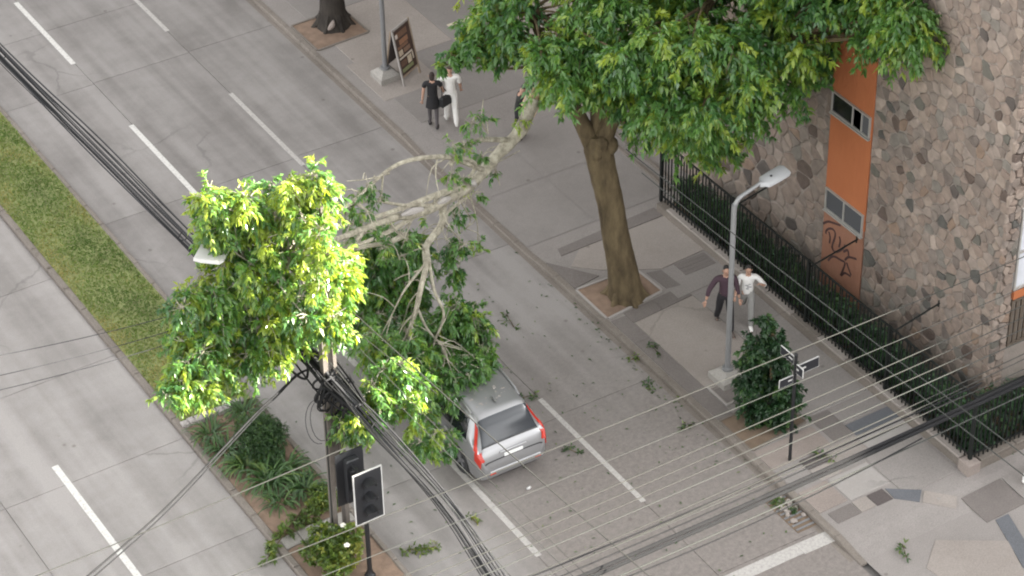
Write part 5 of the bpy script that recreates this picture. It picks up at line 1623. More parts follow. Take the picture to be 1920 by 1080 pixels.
def make_car(label, cat, paint, full=True):
    root = thing('parked_car' if not full else 'silver_car', (0, 0, 0), label, cat)
    stn = sorted(set([round(x, 3) for x in np.concatenate([np.linspace(-2.34, -1.6, 30), np.linspace(-1.6, 1.0, 26), np.linspace(1.0, 2.36, 26)])]))
    tt = np.concatenate([np.linspace(0, 8, 41)])
    m_ = MB()
    n = len(tt)
    ring = 2 * n - 2
    for y in stn:
        left = [car_pt(y, t) for t in tt]
        row = left + [p * np.array([-1, 1, 1]) for p in left[-2:0:-1]]
        m_.v += [tuple(p) for p in row]
    for j in range(len(stn) - 1):
        for i in range(ring):
            k = (i + 1) % ring
            m_.f.append((j * ring + i, j * ring + k, (j + 1) * ring + k, (j + 1) * ring + i)[::-1])
    m_.f.append(tuple(range(ring)))
    m_.f.append(tuple((len(stn) - 1) * ring + i for i in range(ring - 1, -1, -1)))
    body = m_.build('body', paint, root, smooth=True)
    # wheel arches cut out of the body
    cut = MB()
    for y in (-1.42, 1.42):
        for s in (-1, 1):
            cut.tube([(s * .52, y, .36), (s * 1.05, y, .36)], .405, 28)
    cme = cut.mesh('cut')
    co = bpy.data.objects.new('cut', cme)
    col.objects.link(co)
    bm_ = body.modifiers.new('arch', 'BOOLEAN')
    bm_.operation = 'DIFFERENCE'
    bm_.object = co
    bm_.solver = 'EXACT'
    dg = bpy.context.evaluated_depsgraph_get()
    ne = bpy.data.meshes.new_from_object(body.evaluated_get(dg))
    body.modifiers.clear()
    body.data = ne
    if not ne.materials:
        ne.materials.append(paint)
    smooth_mesh(ne, 35)
    bpy.data.objects.remove(co)
    dark = M['plastic']
    for y in (-1.42, 1.42):
        for s in (-1, 1):
            w = MB()
            prof = [(.20, -.11), (.33, -.115), (.355, -.08), (.36, 0), (.355, .08), (.33, .115), (.20, .11)]
            N = 28
            vs, fs = [], []
            for r_, xx in prof:
                for k in range(N):
                    a = 2 * math.pi * k / N
                    vs.append((s * .735 + xx, y + r_ * math.cos(a), .362 + r_ * math.sin(a)))
            for i in range(len(prof) - 1):
                for k in range(N):
                    k2 = (k + 1) % N
                    fs.append((i * N + k, i * N + k2, (i + 1) * N + k2, (i + 1) * N + k))
            wh = w.add(vs, fs).build('wheel', M['rubber'], root, smooth=True)
            ri = MB().tube([(s * .70, y, .362), (s * .815, y, .362)], .245, 24)
            rim_ = ri.build('rim', M['plastic'], wh)
            sp = MB()
            for k in range(5):
                a = 2 * math.pi * k / 5 + .3
                c_ = (s * .826, y + .125 * math.cos(a), .362 + .125 * math.sin(a))
                X = (1, 0, 0)
                Y = (0, math.cos(a), math.sin(a))
                Z = (0, -math.sin(a), math.cos(a))
                sp.box(c_, (.03, .23, .065), ax=(X, Y, Z))
            sp.tube([(s * .80, y, .362), (s * .845, y, .362)], .055, 12)
            sp.build('spokes', M['rim'], wh)
    # glass
    for s in (1, -1):
        for (a, b) in ((-1.72, -1.12), (-1.06, -.10), (-.03, .62)):
            def yt(u, v, a=a, b=b):
                t = 4.18 + v * 1.62
                sh = .26 * v if b > .5 else 0.
                sr = .16 * v if a < -1.6 else 0.
                return (a + sr) + (b + (.34 - sh * 1.7 if b > .5 else 0.) - a - sr) * u, t
            wd = car_panel(yt, 8, 6, .006, s).build('side_window', M['car_glass'], root, smooth=True)
        # bright line along the window sill
        car_panel(lambda u, v: (-1.75 + 2.75 * u, 4.02 + .10 * v), 20, 1, .010, s).build('window_trim', M['chrome'], root)
        car_panel(lambda u, v: (-2.28 + 4.5 * u, 1.1 + .72 * v), 30, 2, .010, s).build('sill_trim', dark if not full else M['pole_dark'], root) if False else None
        for y in (-.98, .06):
            hb = car_pt(y, 3.62, 0, s)
            MB().box((hb[0] + s * .02, y, hb[2]), (.03, .2, .03), bev=.008).build('door_handle', M['chrome'], root)
        # door shut lines
        for y in (-1.09, -.065, .98):
            car_panel(lambda u, v, y=y: (y - .006 + .012 * u, 1.6 + 2.4 * v), 1, 10, .0025, s, th=.004).build('door_gap', M['plastic'], root)
        # roof rail
        pts = [car_pt(y, 6.35, 0, s) + np.array([0, 0, .05]) for y in np.linspace(-1.55, .55, 12)]
        pts[0][2] -= .05
        pts[-1][2] -= .05
        MB().tube(pts, .024, 8).build('roof_rail', M['chrome'], root, smooth=True)
        # mirror
        mp = car_pt(.78, 4.15, 0, s)
        mm = MB().ball((mp[0] + s * .14, .76, mp[2] + .06), (.12, .07, .085), 10, 7).box((mp[0] + s * .03, .77, mp[2] + .0), (.12, .05, .04))
        mm.build('door_mirror', paint, root, smooth=True)
        # tail lamp: tall stroke up the pillar and the block below it
        tl = car_panel(lambda u, v: (-2.175 + .13 * u + .30 * v * (.55 + .45 * v), 4.05 + 1.80 * v), 3, 10, .014, s, th=.03)
        b2 = car_panel(lambda u, v: (-2.262 + .10 * u - .0 * v, 3.45 + 2.9 * v), 5, 16, .020, s, th=.035)
        b3 = car_panel(lambda u, v: (-2.265 + .17 * u, 3.42 + .70 * v), 6, 6, .017, s, th=.035)
        tl.add(b3.v, b3.f)
        tl.add(b2.v, b2.f)
        # inner return of the lamp across the rear
        tl.build('tail_light', M['red_lamp'], root, smooth=True)
        car_panel(lambda u, v: (2.06 + .20 * u, 3.55 + .5 * v), 5, 3, .012, s).build('headlight', M['head_lamp'], root, smooth=True)
    ful = lambda t0: (lambda u, v: None)

    def across(y0, y1, t0, off, nu, nv, name, mat, th=.012, y_in=None, bulge=0.):
        """a panel over the top surface from one side to the other, between stations y0 and y1"""
        m2 = MB()
        rows = []
        for j in range(nv + 1):
            y = y0 + (y1 - y0) * j / nv
            row = []
            for i in range(nu + 1):
                s_ = -1 + 2 * i / nu
                t = 8 - (8 - t0) * abs(s_)
                sd = 1 if s_ >= 0 else -1
                yy = y + (y_in(s_) if y_in else 0)
                p = car_pt(yy, t, 0, sd)
                n_ = car_nrm(yy, min(t, 7.97), sd)
                row.append((p + n_ * bulge * (1 - s_ * s_) * math.sin(math.pi * (.12 + .76 * j / nv)), n_))
            rows.append(row)
        K = nu + 1
        for row in rows:
            m2.v += [tuple(p + n_ * off) for p, n_ in row]
        for j in range(nv):
            for i in range(nu):
                a = j * K + i
                m2.f.append((a, a + 1, a + K + 1, a + K))
        base = len(m2.v)
        for row in rows:
            m2.v += [tuple(p + n_ * (off - th)) for p, n_ in row]
        rim = [i for i in range(K)] + [j * K + nu for j in range(1, nv + 1)] + [nv * K + i for i in range(nu - 1, -1, -1)] + [j * K for j in range(nv - 1, 0, -1)]
        for k in range(len(rim)):
            a, b = rim[k], rim[(k + 1) % len(rim)]
            m2.f.append((a, base + a, base + b, b))
        return m2.build(name, mat, root, smooth=True)
    across(-2.11, -1.80, 6.2, .007, 20, 8, 'rear_window', M['rear_glass'], .05, bulge=.035)
    across(-2.135, -1.785, 6.03, .003, 20, 8, 'rear_window_surround', dark, .008)
    for (y0, y1) in ((-2.292, -2.284),):
        across(y0, y1, 5.2, .003, 20, 1, 'tailgate_gap', dark, .006)
    across(-1.80, -1.66, 5.95, .020, 20, 3, 'spoiler', paint, .03)
    across(.60, 1.24, 6.05, .006, 18, 8, 'windscreen', M['car_glass'])
    if full:
        across(-.62, .50, 6.75, .008, 16, 10, 'sunroof', M['car_glass'])
    # rear details
    MB().box((0, -2.275, .80), (.46, .03, .13), bev=.006).build('number_plate', M['plate'], root)
    MB().box((0, -2.255, .925), (.66, .035, .03), bev=.008).build('tailgate_trim', M['chrome'], root)
    MB().box((0, -2.345, .55), (1.26, .035, .035), bev=.01).build('bumper_trim', M['chrome'], root)
    MB().box((0, -2.27, .37), (1.10, .08, .06), bev=.02).build('bumper_lower', dark, root)
    for s in (-1, 1):
        MB().box((s * .56, -2.345, .50), (.14, .03, .04)).build('reflector', M['red_lamp'], root)
    wp = MB().tube([(-.02, -2.135, 1.10), (.30, -2.085, 1.17)], .012, 6)
    wp.build('rear_wiper', dark, root)
    MB().ball((.0, -1.5, 1.735), (.03, .1, .04), 8, 5).build('aerial_fin', paint, root)
    return root


car = make_car('silver station wagon with red tail lights pinned under the fallen limb', 'car', M['carpaint'])
car.location = (-5.56, -1.72, 0)
car.rotation_euler = (0, 0, R(-1.0))
car2 = make_car('dark car just beyond the top edge of the picture', 'car', M['carpaint_dark'], False)
car2.location = (-5.05, 23.2, 0)
# dust and broken bark on the silver roof
g3 = random.Random(8)
m = MB()
for k in range(26):
    y = g3.uniform(-1.5, -.85)
    x = g3.uniform(-.5, .45)
    t = 8 - abs(x) / .6 * 1.2
    p = car_pt(y, t, 0, 1 if x > 0 else -1)
    s = g3.uniform(.012, .05)
    m.ball((p[0], p[1], p[2] + .004), (s, s * g3.uniform(.5, 1), .006), 6, 4)
m.build('bark_dust', M['slab_pale'], car)


# ================================================================ lamp posts
def lamp_post(loc, label, h, arm, base_s, mat, lum, group):
    t = thing('street_lamp', loc, label, 'street lamp', group)
    x, y, z = loc
    b = MB()
    b.add([(x - base_s, y - base_s, z - .02), (x + base_s, y - base_s, z - .02), (x + base_s, y + base_s, z - .02), (x - base_s, y + base_s, z - .02),
           (x - base_s, y - base_s, z + .16), (x + base_s, y - base_s, z + .16), (x + base_s, y + base_s, z + .16), (x - base_s, y + base_s, z + .16),
           (x - .14, y - .14, z + .30), (x + .14, y - .14, z + .30), (x + .14, y + .14, z + .30), (x - .14, y + .14, z + .30)],
          [(0, 1, 5, 4), (1, 2, 6, 5), (2, 3, 7, 6), (3, 0, 4, 7), (4, 5, 9, 8), (5, 6, 10, 9), (6, 7, 11, 10), (7, 4, 8, 11), (8, 9, 10, 11)])
    b.build('footing', M['cement'], t)
    top = z + h
    pts = [(x, y, z + .25), (x, y, z + 1.2), (x, y, top - .45), (x + .01, y, top - .28), (x + .06, y, top - .13), (x + .17, y, top - .03), (x + arm * .38, y, top + .05), (x + arm * .62, y, top + .14)]
    S = sweep(pts, 4)
    MB().tube(S, list(np.linspace(.068, .040, len(S))), 12).build('pole', mat, t, smooth=True)
    MB().tube([(x, y, z + .29), (x, y, z + .36)], .13, 12).build('flange', mat, t)
    if lum:
        m_ = MB()
        # rounded flat head, tilted up
        sl = .20
        rows = [(0, .06, .05), (.08, .10, .06), (.14, .19, .06), (.40, .205, .055), (.66, .20, .05), (.72, .16, .03)]
        x0 = x + arm * .56
        z0 = top + .08
        for d, w, hgt in rows:
            c_ = (x0 + d, y, z0 + d * sl)
            for (dy, dz) in ((-w, -hgt * .5), (-w * .96, hgt * .35), (-w * .6, hgt), (w * .6, hgt), (w * .96, hgt * .35), (w, -hgt * .5)):
                m_.v.append((c_[0], c_[1] + dy, c_[2] + dz))
        for j in range(len(rows) - 1):
            for i in range(6):
                k = (i + 1) % 6
                m_.f.append((j * 6 + i, j * 6 + k, j * 6 + 6 + k, j * 6 + 6 + i))
        m_.f.append(tuple(range(5, -1, -1)))
        m_.f.append(tuple(30 + i for i in range(6)))
        hd = m_.build('luminaire', M['lamp_grey'], t, smooth=True)
        MB().box((x0 + .42, y, z0 + .42 * sl - .055), (.4, .26, .025), bev=.004).build('lens', M['plastic'], hd)
        MB().ball((x0 + .30, y - .02, z0 + .30 * sl + .085), (.03, .03, .02), 8, 5).build('sensor', M['plastic'], hd)
    return t


lamp_post((.15, -3.86, .12), 'grey street lamp with curved arm between the tree and the evergreen shrub', 5.0, 1.15, .31, M['galv'], True, 'street lamps on the pavement')
MB().add([(-.42, -4.62, .10), (.12, -4.62, .10), (.12, -4.56, .10), (-.36, -4.56, .10), (-.36, -3.85, .10), (-.42, -3.85, .10),
          (-.42, -4.62, .15), (.12, -4.62, .15), (.12, -4.56, .15), (-.36, -4.56, .15), (-.36, -3.85, .15), (-.42, -3.85, .15)],
         [(6, 7, 8, 9, 10, 11), (0, 1, 7, 6), (1, 2, 8, 7), (2, 3, 9, 8), (3, 4, 10, 9), (4, 5, 11, 10), (5, 0, 6, 11)]).build('footing_edge', M['slab_pale'], walk)
lamp_post((.02, 11.25, .12), 'dark grey street lamp beside the menu board', 7.0, 1.3, .29, M['pole_dark'], True, 'street lamps on the pavement')

# ================================================================ menu board
bd = thing('menu_board', (.55, 11.15, .12), 'wooden folding menu board with brown food pictures beside the dark lamp', 'sign')
A = Vector((.20, 10.62, .12))
Bv = Vector((.92, 10.98, .12))
ex = (Bv - A).normalized()
up = Vector((-.10, .34, 1.52)).normalized()
H = 1.60
W = (Bv - A).length
nrm = ex.cross(up).normalized()


def bpt(u, v, d=0.):
    return A + ex * u + up * v + nrm * d


def bbox(u0, u1, v0, v1, d0, d1):
    return MB().add([bpt(u, v, d)[:] for d in (d0, d1) for u, v in ((u0, v0), (u1, v0), (u1, v1), (u0, v1))],
                    [(3, 2, 1, 0), (4, 5, 6, 7), (0, 1, 5, 4), (1, 2, 6, 5), (2, 3, 7, 6), (3, 0, 4, 7)])


for u in (0., W - .05):
    bbox(u, u + .05, 0, H, -.02, .02).build('frame', M['slab_pale'] if u == 0 else M['board_wood'], bd)
bbox(.051, W - .051, H - .06, H, -.022, .022).build('frame', M['slab_pale'], bd)
bbox(.051, W - .051, .22, .27, -.018, .018).build('frame', M['board_wood'], bd)
bbox(.051, W - .051, .271, H - .061, -.012, .010).build('panel', simple('menu_panel', (.060, .034, .026), .5, var=.3, scale=6), bd)
menu = [((.10, .62), (1.28, 1.44), (.17, .095, .062)), ((.09, .19), (1.30, 1.41), (.66, .60, .55)), ((.21, .60), (1.08, 1.22), (.30, .155, .090)), ((.10, .56), (.98, 1.06), (.22, .120, .075)),
        ((.10, .28), (.80, .95), (.52, .43, .33)), ((.33, .62), (.82, .94), (.24, .15, .105)), ((.08, .66), (.71, .76), (.60, .54, .46)), ((.40, .58), (.47, .68), (.58, .50, .38)),
        ((.10, .36), (.50, .66), (.14, .08, .055)), ((.10, .60), (.34, .44), (.22, .24, .12)), ((.62, .68), (.5, .7), (.5, .44, .36))]
for i, ((u0, u1), (v0, v1), c) in enumerate(menu):
    bbox(u0, u1, v0, v1, .011, .0125 + .0003 * i).build('printed_picture', simple('menu_print_%d' % i, c, .5, var=.45, scale=16), bd)
# rear leaf of the board
up2 = Vector((.04, -.36, 1.5)).normalized()
A2 = A + up * H - up2 * H * .93 + nrm * -.0
for u in (.01, W - .05):
    p = A2 + ex * (u + .02)
    q = A + up * (H - .03) + ex * (u + .02) - nrm * .05
    MB().tube([p, q], .022, 6).build('frame', M['board_wood'], bd)
q0, q1 = A2 + up2 * .25 + ex * .05, A2 + up2 * .25 + ex * (W - .05)
r0_, r1_ = A + up * (H - .1) + ex * (W - .05) - nrm * .05, A + up * (H - .1) + ex * .05 - nrm * .05
MB().add([q0[:], q1[:], r0_[:], r1_[:], (q0 + nrm * .015)[:], (q1 + nrm * .015)[:], (r0_ + nrm * .015)[:], (r1_ + nrm * .015)[:]],
         [(0, 1, 2, 3), (7, 6, 5, 4), (0, 4, 5, 1), (1, 5, 6, 2), (2, 6, 7, 3), (3, 7, 4, 0)]).build('rear_panel', M['slab_brown'], bd)

# ================================================================ street name sign
sg = thing('street_sign', (-.34, -6.84, .12), 'black post with small black and white street name plates', 'street sign')
SX, SY = -.34, -6.84
MB().tube([(SX, SY, .1), (SX, SY, 3.02)], .038, 10).build('post', M['black'], sg)
MB().ball((SX, SY, 3.04), (.045, .045, .04), 8, 5).build('cap', M['black'], sg)


def plate(d, z, ln, h, s0, side):
    d = Vector(d).normalized()
    n = Vector((d.y, -d.x, 0))
    a = Vector((SX, SY, z)) + d * s0
    def bx(u0, u1, v0, v1, t0, t1):
        return MB().add([(a + d * u + n * t + Vector((0, 0, v)))[:] for t in (t0, t1) for u, v in ((u0, v0), (u1, v0), (u1, v1), (u0, v1))],
                        [(3, 2, 1, 0), (4, 5, 6, 7), (0, 1, 5, 4), (1, 2, 6, 5), (2, 3, 7, 6), (3, 0, 4, 7)])
    p = bx(0, ln, 0, h, -.012, .012).build('name_plate', M['white'], sg)
    for t0, t1 in ((-.016, -.0125), (.0125, .016)):
        bx(.008, ln - .008, h * .05, h * .95, t0, t1).build('plate_face', M['sign_black'], p)
        e = .0035 if t1 > 0 else -.0035
        q0, q1 = (t1, t1 + .003) if t1 > 0 else (t0 - .003, t0)
        bx(ln * .08, ln * .38, h * .45, h * .62, q0, q1).build('plate_lettering', M['white'], p)
    return p


plate((1, 0, 0), 2.46, .56, .27, .06, 1)
plate((-1, 0, 0), 2.30, .36, .22, .05, 1)
plate((0, 1, 0), 2.74, .46, .22, .05, 1)
plate((0, -1, 0), 2.58, .22, .24, .05, 1)

# ================================================================ traffic signal on the median
ts = thing('traffic_signal', (-9.72, -4.95, .1), 'black traffic signal post with two back to back heads in the median', 'traffic signal')
MB().tube([(-9.72, -4.95, .05), (-9.72, -4.95, 2.95)], .05, 12).build('post', M['black'], ts, smooth=True)
MB().lathe((-9.72, -4.95, .05), [(.12, 0), (.12, .05), (.07, .12), (.055, .2)], 12).build('post_base', M['black'], ts)
for z in (1.95, 2.75):
    MB().box((-9.72, -4.64, z), (.05, .62, .05)).build('bracket', M['black'], ts)


def signal_head(y, z0, z1, x0, x1, fdir, border):
    hd = MB().box(((x0 + x1) / 2, y, (z0 + z1) / 2), (x1 - x0, .02, z1 - z0)).build('signal_head', M['sig_back'], ts)
    w = .022
    if border:
        for a in ((x0 - w / 2, (z0 + z1) / 2, w, z1 - z0 + 2 * w), (x1 + w / 2, (z0 + z1) / 2, w, z1 - z0 + 2 * w)):
            MB().box((a[0], y, a[1]), (a[2], .03, a[3])).build('border', M['white'], hd)
        for zz in (z0 - w / 2, z1 + w / 2):
            MB().box(((x0 + x1) / 2, y, zz), (x1 - x0 - .002, .03, w)).build('border', M['white'], hd)
    cx = (x0 + x1) / 2
    MB().box((cx, y - fdir * .09, (z0 + z1) / 2), (.30, .15, (z1 - z0) * .80), bev=.02).build('housing', M['sig_back'], hd)
    if border:
        for k in range(3):
            zc = z0 + (z1 - z0) * (.22 + .28 * k)
            MB().tube([(cx, y + fdir * .012, zc), (cx, y + fdir * .05, zc)], .105, 16).build('lens', M['sig_lens'], hd)
            v_ = MB()
            N = 12
            for j, (d, q) in enumerate(((.0, .125), (.26, .135))):
                for i in range(N + 1):
                    a = math.pi * (-.15 + 1.3 * i / N)
                    for rr_ in (q, q - .012):
                        v_.v.append((cx + rr_ * math.cos(a), y + fdir * (.012 + d * (1 if j == 0 else (.55 + .45 * math.sin(max(0, a))))), zc + rr_ * math.sin(a)))
            K = 2 * (N + 1)
            for i in range(N):
                for c_ in (0, 1):
                    v_.f.append((2 * i + c_, 2 * i + 2 + c_, K + 2 * i + 2 + c_, K + 2 * i + c_))
                v_.f.append((K + 2 * i, K + 2 * i + 1, K + 2 * i + 3, K + 2 * i + 2))
            v_.build('visor', M['black'], hd)
    else:
        MB().box((cx, y - fdir * .19, (z0 + z1) / 2 + .06), (.16, .06, .5), bev=.02).build('terminal_box', M['black'], hd)
    return hd


signal_head(-5.02, 1.66, 2.96, -9.98, -9.36, -1, True)
signal_head(-4.33, 1.66, 3.02, -10.02, -9.38, 1, False)

# ================================================================ utility pole with its lamp
up_ = thing('utility_pole', (-9.63, -3.57, .1), 'tall concrete utility pole standing in the median among the fallen leaves', 'utility pole')
m = MB()
for s in (-1, 1):                       # two ribs with a web, as precast poles are
    m.add([(-9.63 + s * .145 + dx, -3.57 + dy, .05) for dx, dy in ((-.045, -.1), (.045, -.1), (.045, .1), (-.045, .1))] +
          [(-9.63 + s * .085 + dx, -3.57 + dy, 8.85) for dx, dy in ((-.03, -.065), (.03, -.065), (.03, .065), (-.03, .065))],
          [(3, 2, 1, 0), (4, 5, 6, 7), (0, 1, 5, 4), (1, 2, 6, 5), (2, 3, 7, 6), (3, 0, 4, 7)])
m.build('rib', M['concrete_pole'], up_)
m = MB()
z = 1.5
while z < 8.8:
    w0 = .30 - .12 * z / 8.8
    m.add([(-9.63 + sx * (w0 / 2 - .045), -3.57 + sy, zz) for zz in (z, z + .60) for sx, sy in ((-1, -.035), (1, -.035), (1, .035), (-1, .035))],
          [(3, 2, 1, 0), (4, 5, 6, 7), (0, 1, 5, 4), (1, 2, 6, 5), (2, 3, 7, 6), (3, 0, 4, 7)])
    z += .62
m.build('web', M['concrete_pole'], up_)
MB().tube([(-9.83, -3.60, .1), (-9.81, -3.6, 3.4)], .018, 6).build('conduit', M['wire_dull'], up_)
S = sweep([(-9.72, -3.4, 7.1), (-10.4, -2.5, 7.35), (-11.1, -2.5, 7.6), (-11.36, -2.9, 7.72)], 4)
MB().tube(S, .026, 8).build('lamp_arm', M['galv'], up_, smooth=True)
d = Vector((-.70, .72, 0)).normalized()
n = Vector((-d.y, d.x, 0))
m = MB()
c0 = Vector((-11.32, -2.95, 7.72))
rows = [(0, .18, .05), (.06, .25, .07), (.42, .27, .07), (.58, .25, .05)]
for dd, w, hh in rows:
    for (dy, dz) in ((-w, -hh * .5), (-w * .9, hh * .5), (w * .9, hh * .5), (w, -hh * .5)):
        m.v.append((c0 + d * dd + n * dy + Vector((0, 0, dz)))[:])
for j in range(3):
    for i in range(4):
        k = (i + 1) % 4
        m.f.append((j * 4 + i, j * 4 + k, j * 4 + 4 + k, j * 4 + 4 + i))
m.f += [(3, 2, 1, 0), (12, 13, 14, 15)]
m.build('lamp_head', M['white'], up_, smooth=True)


# ================================================================ cables and wires
def cable(name, pts, rad, mat, label, cat, group, sub=8, sides=6):
    o = MB().tube(sweep(pts, sub), rad, sides).build(name, mat, smooth=True)
    return tag(o, label, cat, group)


def span(a, b, sag, n=10):
    a, b = Vector(a), Vector(b)
    return [a.lerp(b, i / n) - Vector((0, 0, sag * 4 * (i / n) * (1 - i / n))) for i in range(n + 1)]


# telephone bundle running along the median
bun = thing('cable_bundle', tuple(BUNDLE[5]), 'thick bundle of black telephone cables strung along the median', 'cables')
g3 = random.Random(12)
for k in range(13):
    ox, oz = g3.gauss(0, .12), g3.gauss(0, .08)
    pts = []
    for i, p in enumerate(BUNDLE):
        f_ = .45 if i in (5,) else (1.0 + .25 * math.sin(i * 1.9 + k))
        pts.append((p[0] + ox * f_ + g3.gauss(0, .012), p[1], p[2] + oz * f_ + g3.gauss(0, .015)))
    MB().tube(sweep(pts, 5), g3.choice((.010, .014, .020)), 6).build('cable', M['cable'] if k % 3 == 0 else M['cable_grey'], bun, smooth=True)
for (i, r_) in ((1, .12), (3, .10), (6, .11)):
    p = Vector(BUNDLE[i])
    ring = [(p.x + r_ * math.cos(a), p.y + .05 * math.sin(a * 2), p.z - .05 + r_ * math.sin(a)) for a in [2 * math.pi * j / 14 for j in range(15)]]
    MB().tube(ring, .012, 5).build('cable_tie', M['cable'], bun)
# slack cable left hanging in loops at the pole
co = thing('cable_coil', (-9.7, -3.5, 4.4), 'tangle of black cable loops hanging from the utility pole', 'cables')
for k in range(22):
    a0 = g3.uniform(0, 6.28)
    rx, rz = g3.uniform(.10, .30), g3.uniform(.25, .52)
    c_ = Vector((-9.72 + g3.gauss(0, .14), -3.72 + g3.gauss(0, .16), 4.28 - rz * .55 + g3.gauss(0, .08)))
    an = g3.uniform(-.6, .6) + .3
    ring = []
    for j in range(17):
        a = 2 * math.pi * j / 16 + a0
        ring.append(c_ + Vector((rx * math.cos(a) * math.cos(an), rx * math.cos(a) * math.sin(an) - .15 * math.sin(a), rz * math.sin(a))))
    MB().tube(ring, g3.choice((.014, .02, .026)), 5).build('loop', M['cable'] if k % 4 else M['cable_grey'], co, smooth=True)
for k in range(16):
    ox, oz = g3.gauss(0, .14), g3.gauss(0, .1)
    pts = [(-9.78 + ox * .6, -2.5, 4.62 + oz), (-9.72 + ox, -3.2, 4.62 + oz), (-9.66 + ox, -3.9, 4.45 + oz), (-9.62 + ox * .6, -4.7, 4.40 + oz * .6)]
    MB().tube(sweep(pts, 5), g3.choice((.02, .03, .04)), 6).build('splice', M['cable'] if k % 4 else M['cable_grey'], co, smooth=True)
for (x, y) in ((-9.74, -4.2), (-9.6, -3.0)):
    MB().tube([(x, y - .28, 4.36), (x, y + .28, 4.40)], .09, 10).build('splice_case', M['cable'], co, smooth=True)
for k in range(2):
    c_ = Vector((-9.98 - .06 * k, -3.75, 3.95))
    MB().tube([c_ + Vector((-(.3 + .07 * k) * math.sin(a) * .75, .1 * math.cos(a), -.42 + (.45 + .05 * k) * math.cos(a))) for a in [math.pi * j / 10 for j in range(11)]], .008, 5).build('loose_loop', M['cable_grey'], co)
cable('hanging_cable', [tuple(p) for p in DROOP], .020, M['cable'], 'single dark cable sagging from the pole over the left road', 'cable', None)
cable('hanging_cable', [(p[0] + .04, p[1] + .05, p[2] - .05 - .02 * i) for i, p in enumerate(DROOP)], .014, M['cable'], 'thinner twin of the dark cable sagging over the left road', 'cable', None)
for k, (a, b, lab) in enumerate((((-10.2, -3.2, 4.5), (-9.95, -3.6, 4.5), 'short dark stay in front of the cable tangle'),)):
    cable('stay_cable', [(-10.35, -2.6, 4.9), (-10.2, -3.0, 4.45), (-9.98, -3.25, 4.3), (-9.9, -3.2, 4.9)], .028, M['cable'], lab, 'cable', None)
order = ['A', 'B', 'C', 'D', 'E', 'F', 'G', 'H', 'I']
words = ['uppermost', 'second', 'third', 'fourth', 'fifth', 'sixth', 'seventh', 'eighth', 'ninth and lowest']
for k, w in enumerate(order):
    a, b = CROSSWIRES[w]
    cable('overhead_wire', span(a, b, .10), .010 if k not in (1,) else .007, M['wire'] if k not in (1, 5) else M['wire_dull'],
          '%s from the top of the thin pale wires crossing the right edge' % words[k], 'wire', 'thin wires crossing the street', 2, 5)
a, b = CROSSWIRES['Z']
cable('overhead_wire', span(a, b, .05), .011, M['wire'], 'thin pale wire at the lower left ending at the utility pole', 'wire', 'thin wires crossing the street', 2, 5)
lab = ['upper thick black power cable crossing the lower right corner', 'lower thick black power cable, close under its twin, lower right', 'lowest grey cable leaving the right edge below the thick pair',
       'thin dark cable above the thick pair at the lower right', 'thin dark cable just above the thick pair with a knot', 'thin dark cable sagging below the thick pair']
for k, w in enumerate(('T1', 'T2', 'T3', 'T4', 'T5', 'T6')):
    a, b = THICK[w]
    cable('power_cable', span(a, b, .12 if k != 5 else .3), (.040, .034, .014, .016, .014, .014)[k], M['cable'] if k != 2 else M['wire_dull'], lab[k], 'cable', 'power cables at the lower right', 2, 7)
lab = {'d1': 'pale wire passing over the tail of the silver car', 'd2': 'pale wire over the road left of the car tail wire', 'd3': 'thin wire beside the thick telephone bundle',
       'd4': 'thin wire between the car and the bottom edge', 'e1': 'upper of two pale wires running over the fence', 'e2': 'lower of two pale wires running over the fence', 'd5': 'short pale wire coming out of the bright leaves'}
for w, (a, b) in LONGWIRES.items():
    cable('overhead_wire', span(a, b, .08), .012 if w in ('d1', 'e1', 'e2') else .008, M['wire'] if w in ('d1', 'd2', 'd5') else M['wire_dull'], lab[w], 'wire', 'wires running along the street', 2, 5)
for k, (p, q) in enumerate((((-16.2, 1.4, 4.2), (-9.9, -.2, 4.4)), ((-16.4, .7, 4.2), (-9.9, -.6, 4.4)), ((-16.5, .35, 4.1), (-9.9, -.9, 4.35)))):
    cable('service_wire', span(p, q, .15), .008, M['cable_grey'], ('upper', 'middle', 'lower')[k] + ' of three thin service wires crossing the left road', 'wire', 'service wires over the left road', 2, 5)


# ================================================================ people
def skin_obj(name, comps, mat, parent, sub=1):
    """comps: list of chains; a chain is ([points], [radii], [edges] or None). One continuous skinned surface per chain."""
    vs, es, rs, roots = [], [], [], []
    for pts, rad, ed in comps:
        k = len(vs)
        roots.append(k)
        vs += [tuple(p) for p in pts]
        rs += list(rad)
        es += [(a + k, b + k) for a, b in (ed or [(i, i + 1) for i in range(len(pts) - 1)])]
    me = bpy.data.meshes.new(name)
    me.from_pydata(vs, es, [])
    o = bpy.data.objects.new(name, me)
    col.objects.link(o)
    md = o.modifiers.new('skin', 'SKIN')
    md.use_smooth_shade = True
    sk = me.skin_vertices[0].data
    for i, s in enumerate(sk):
        r_ = rs[i]
        s.radius = r_ if hasattr(r_, '__len__') else (r_, r_)
        s.use_root = i in roots
    if sub:
        o.modifiers.new('sub', 'SUBSURF').levels = sub
    dg = bpy.context.evaluated_depsgraph_get()
    ne = bpy.data.meshes.new_from_object(o.evaluated_get(dg))
    bpy.data.objects.remove(o)
    ne.materials.clear()
    ne.materials.append(mat)
    ne.polygons.foreach_set('use_smooth', [True] * len(ne.polygons))
    q = bpy.data.objects.new(name, ne)
    col.objects.link(q)
    q.parent = parent
    return q


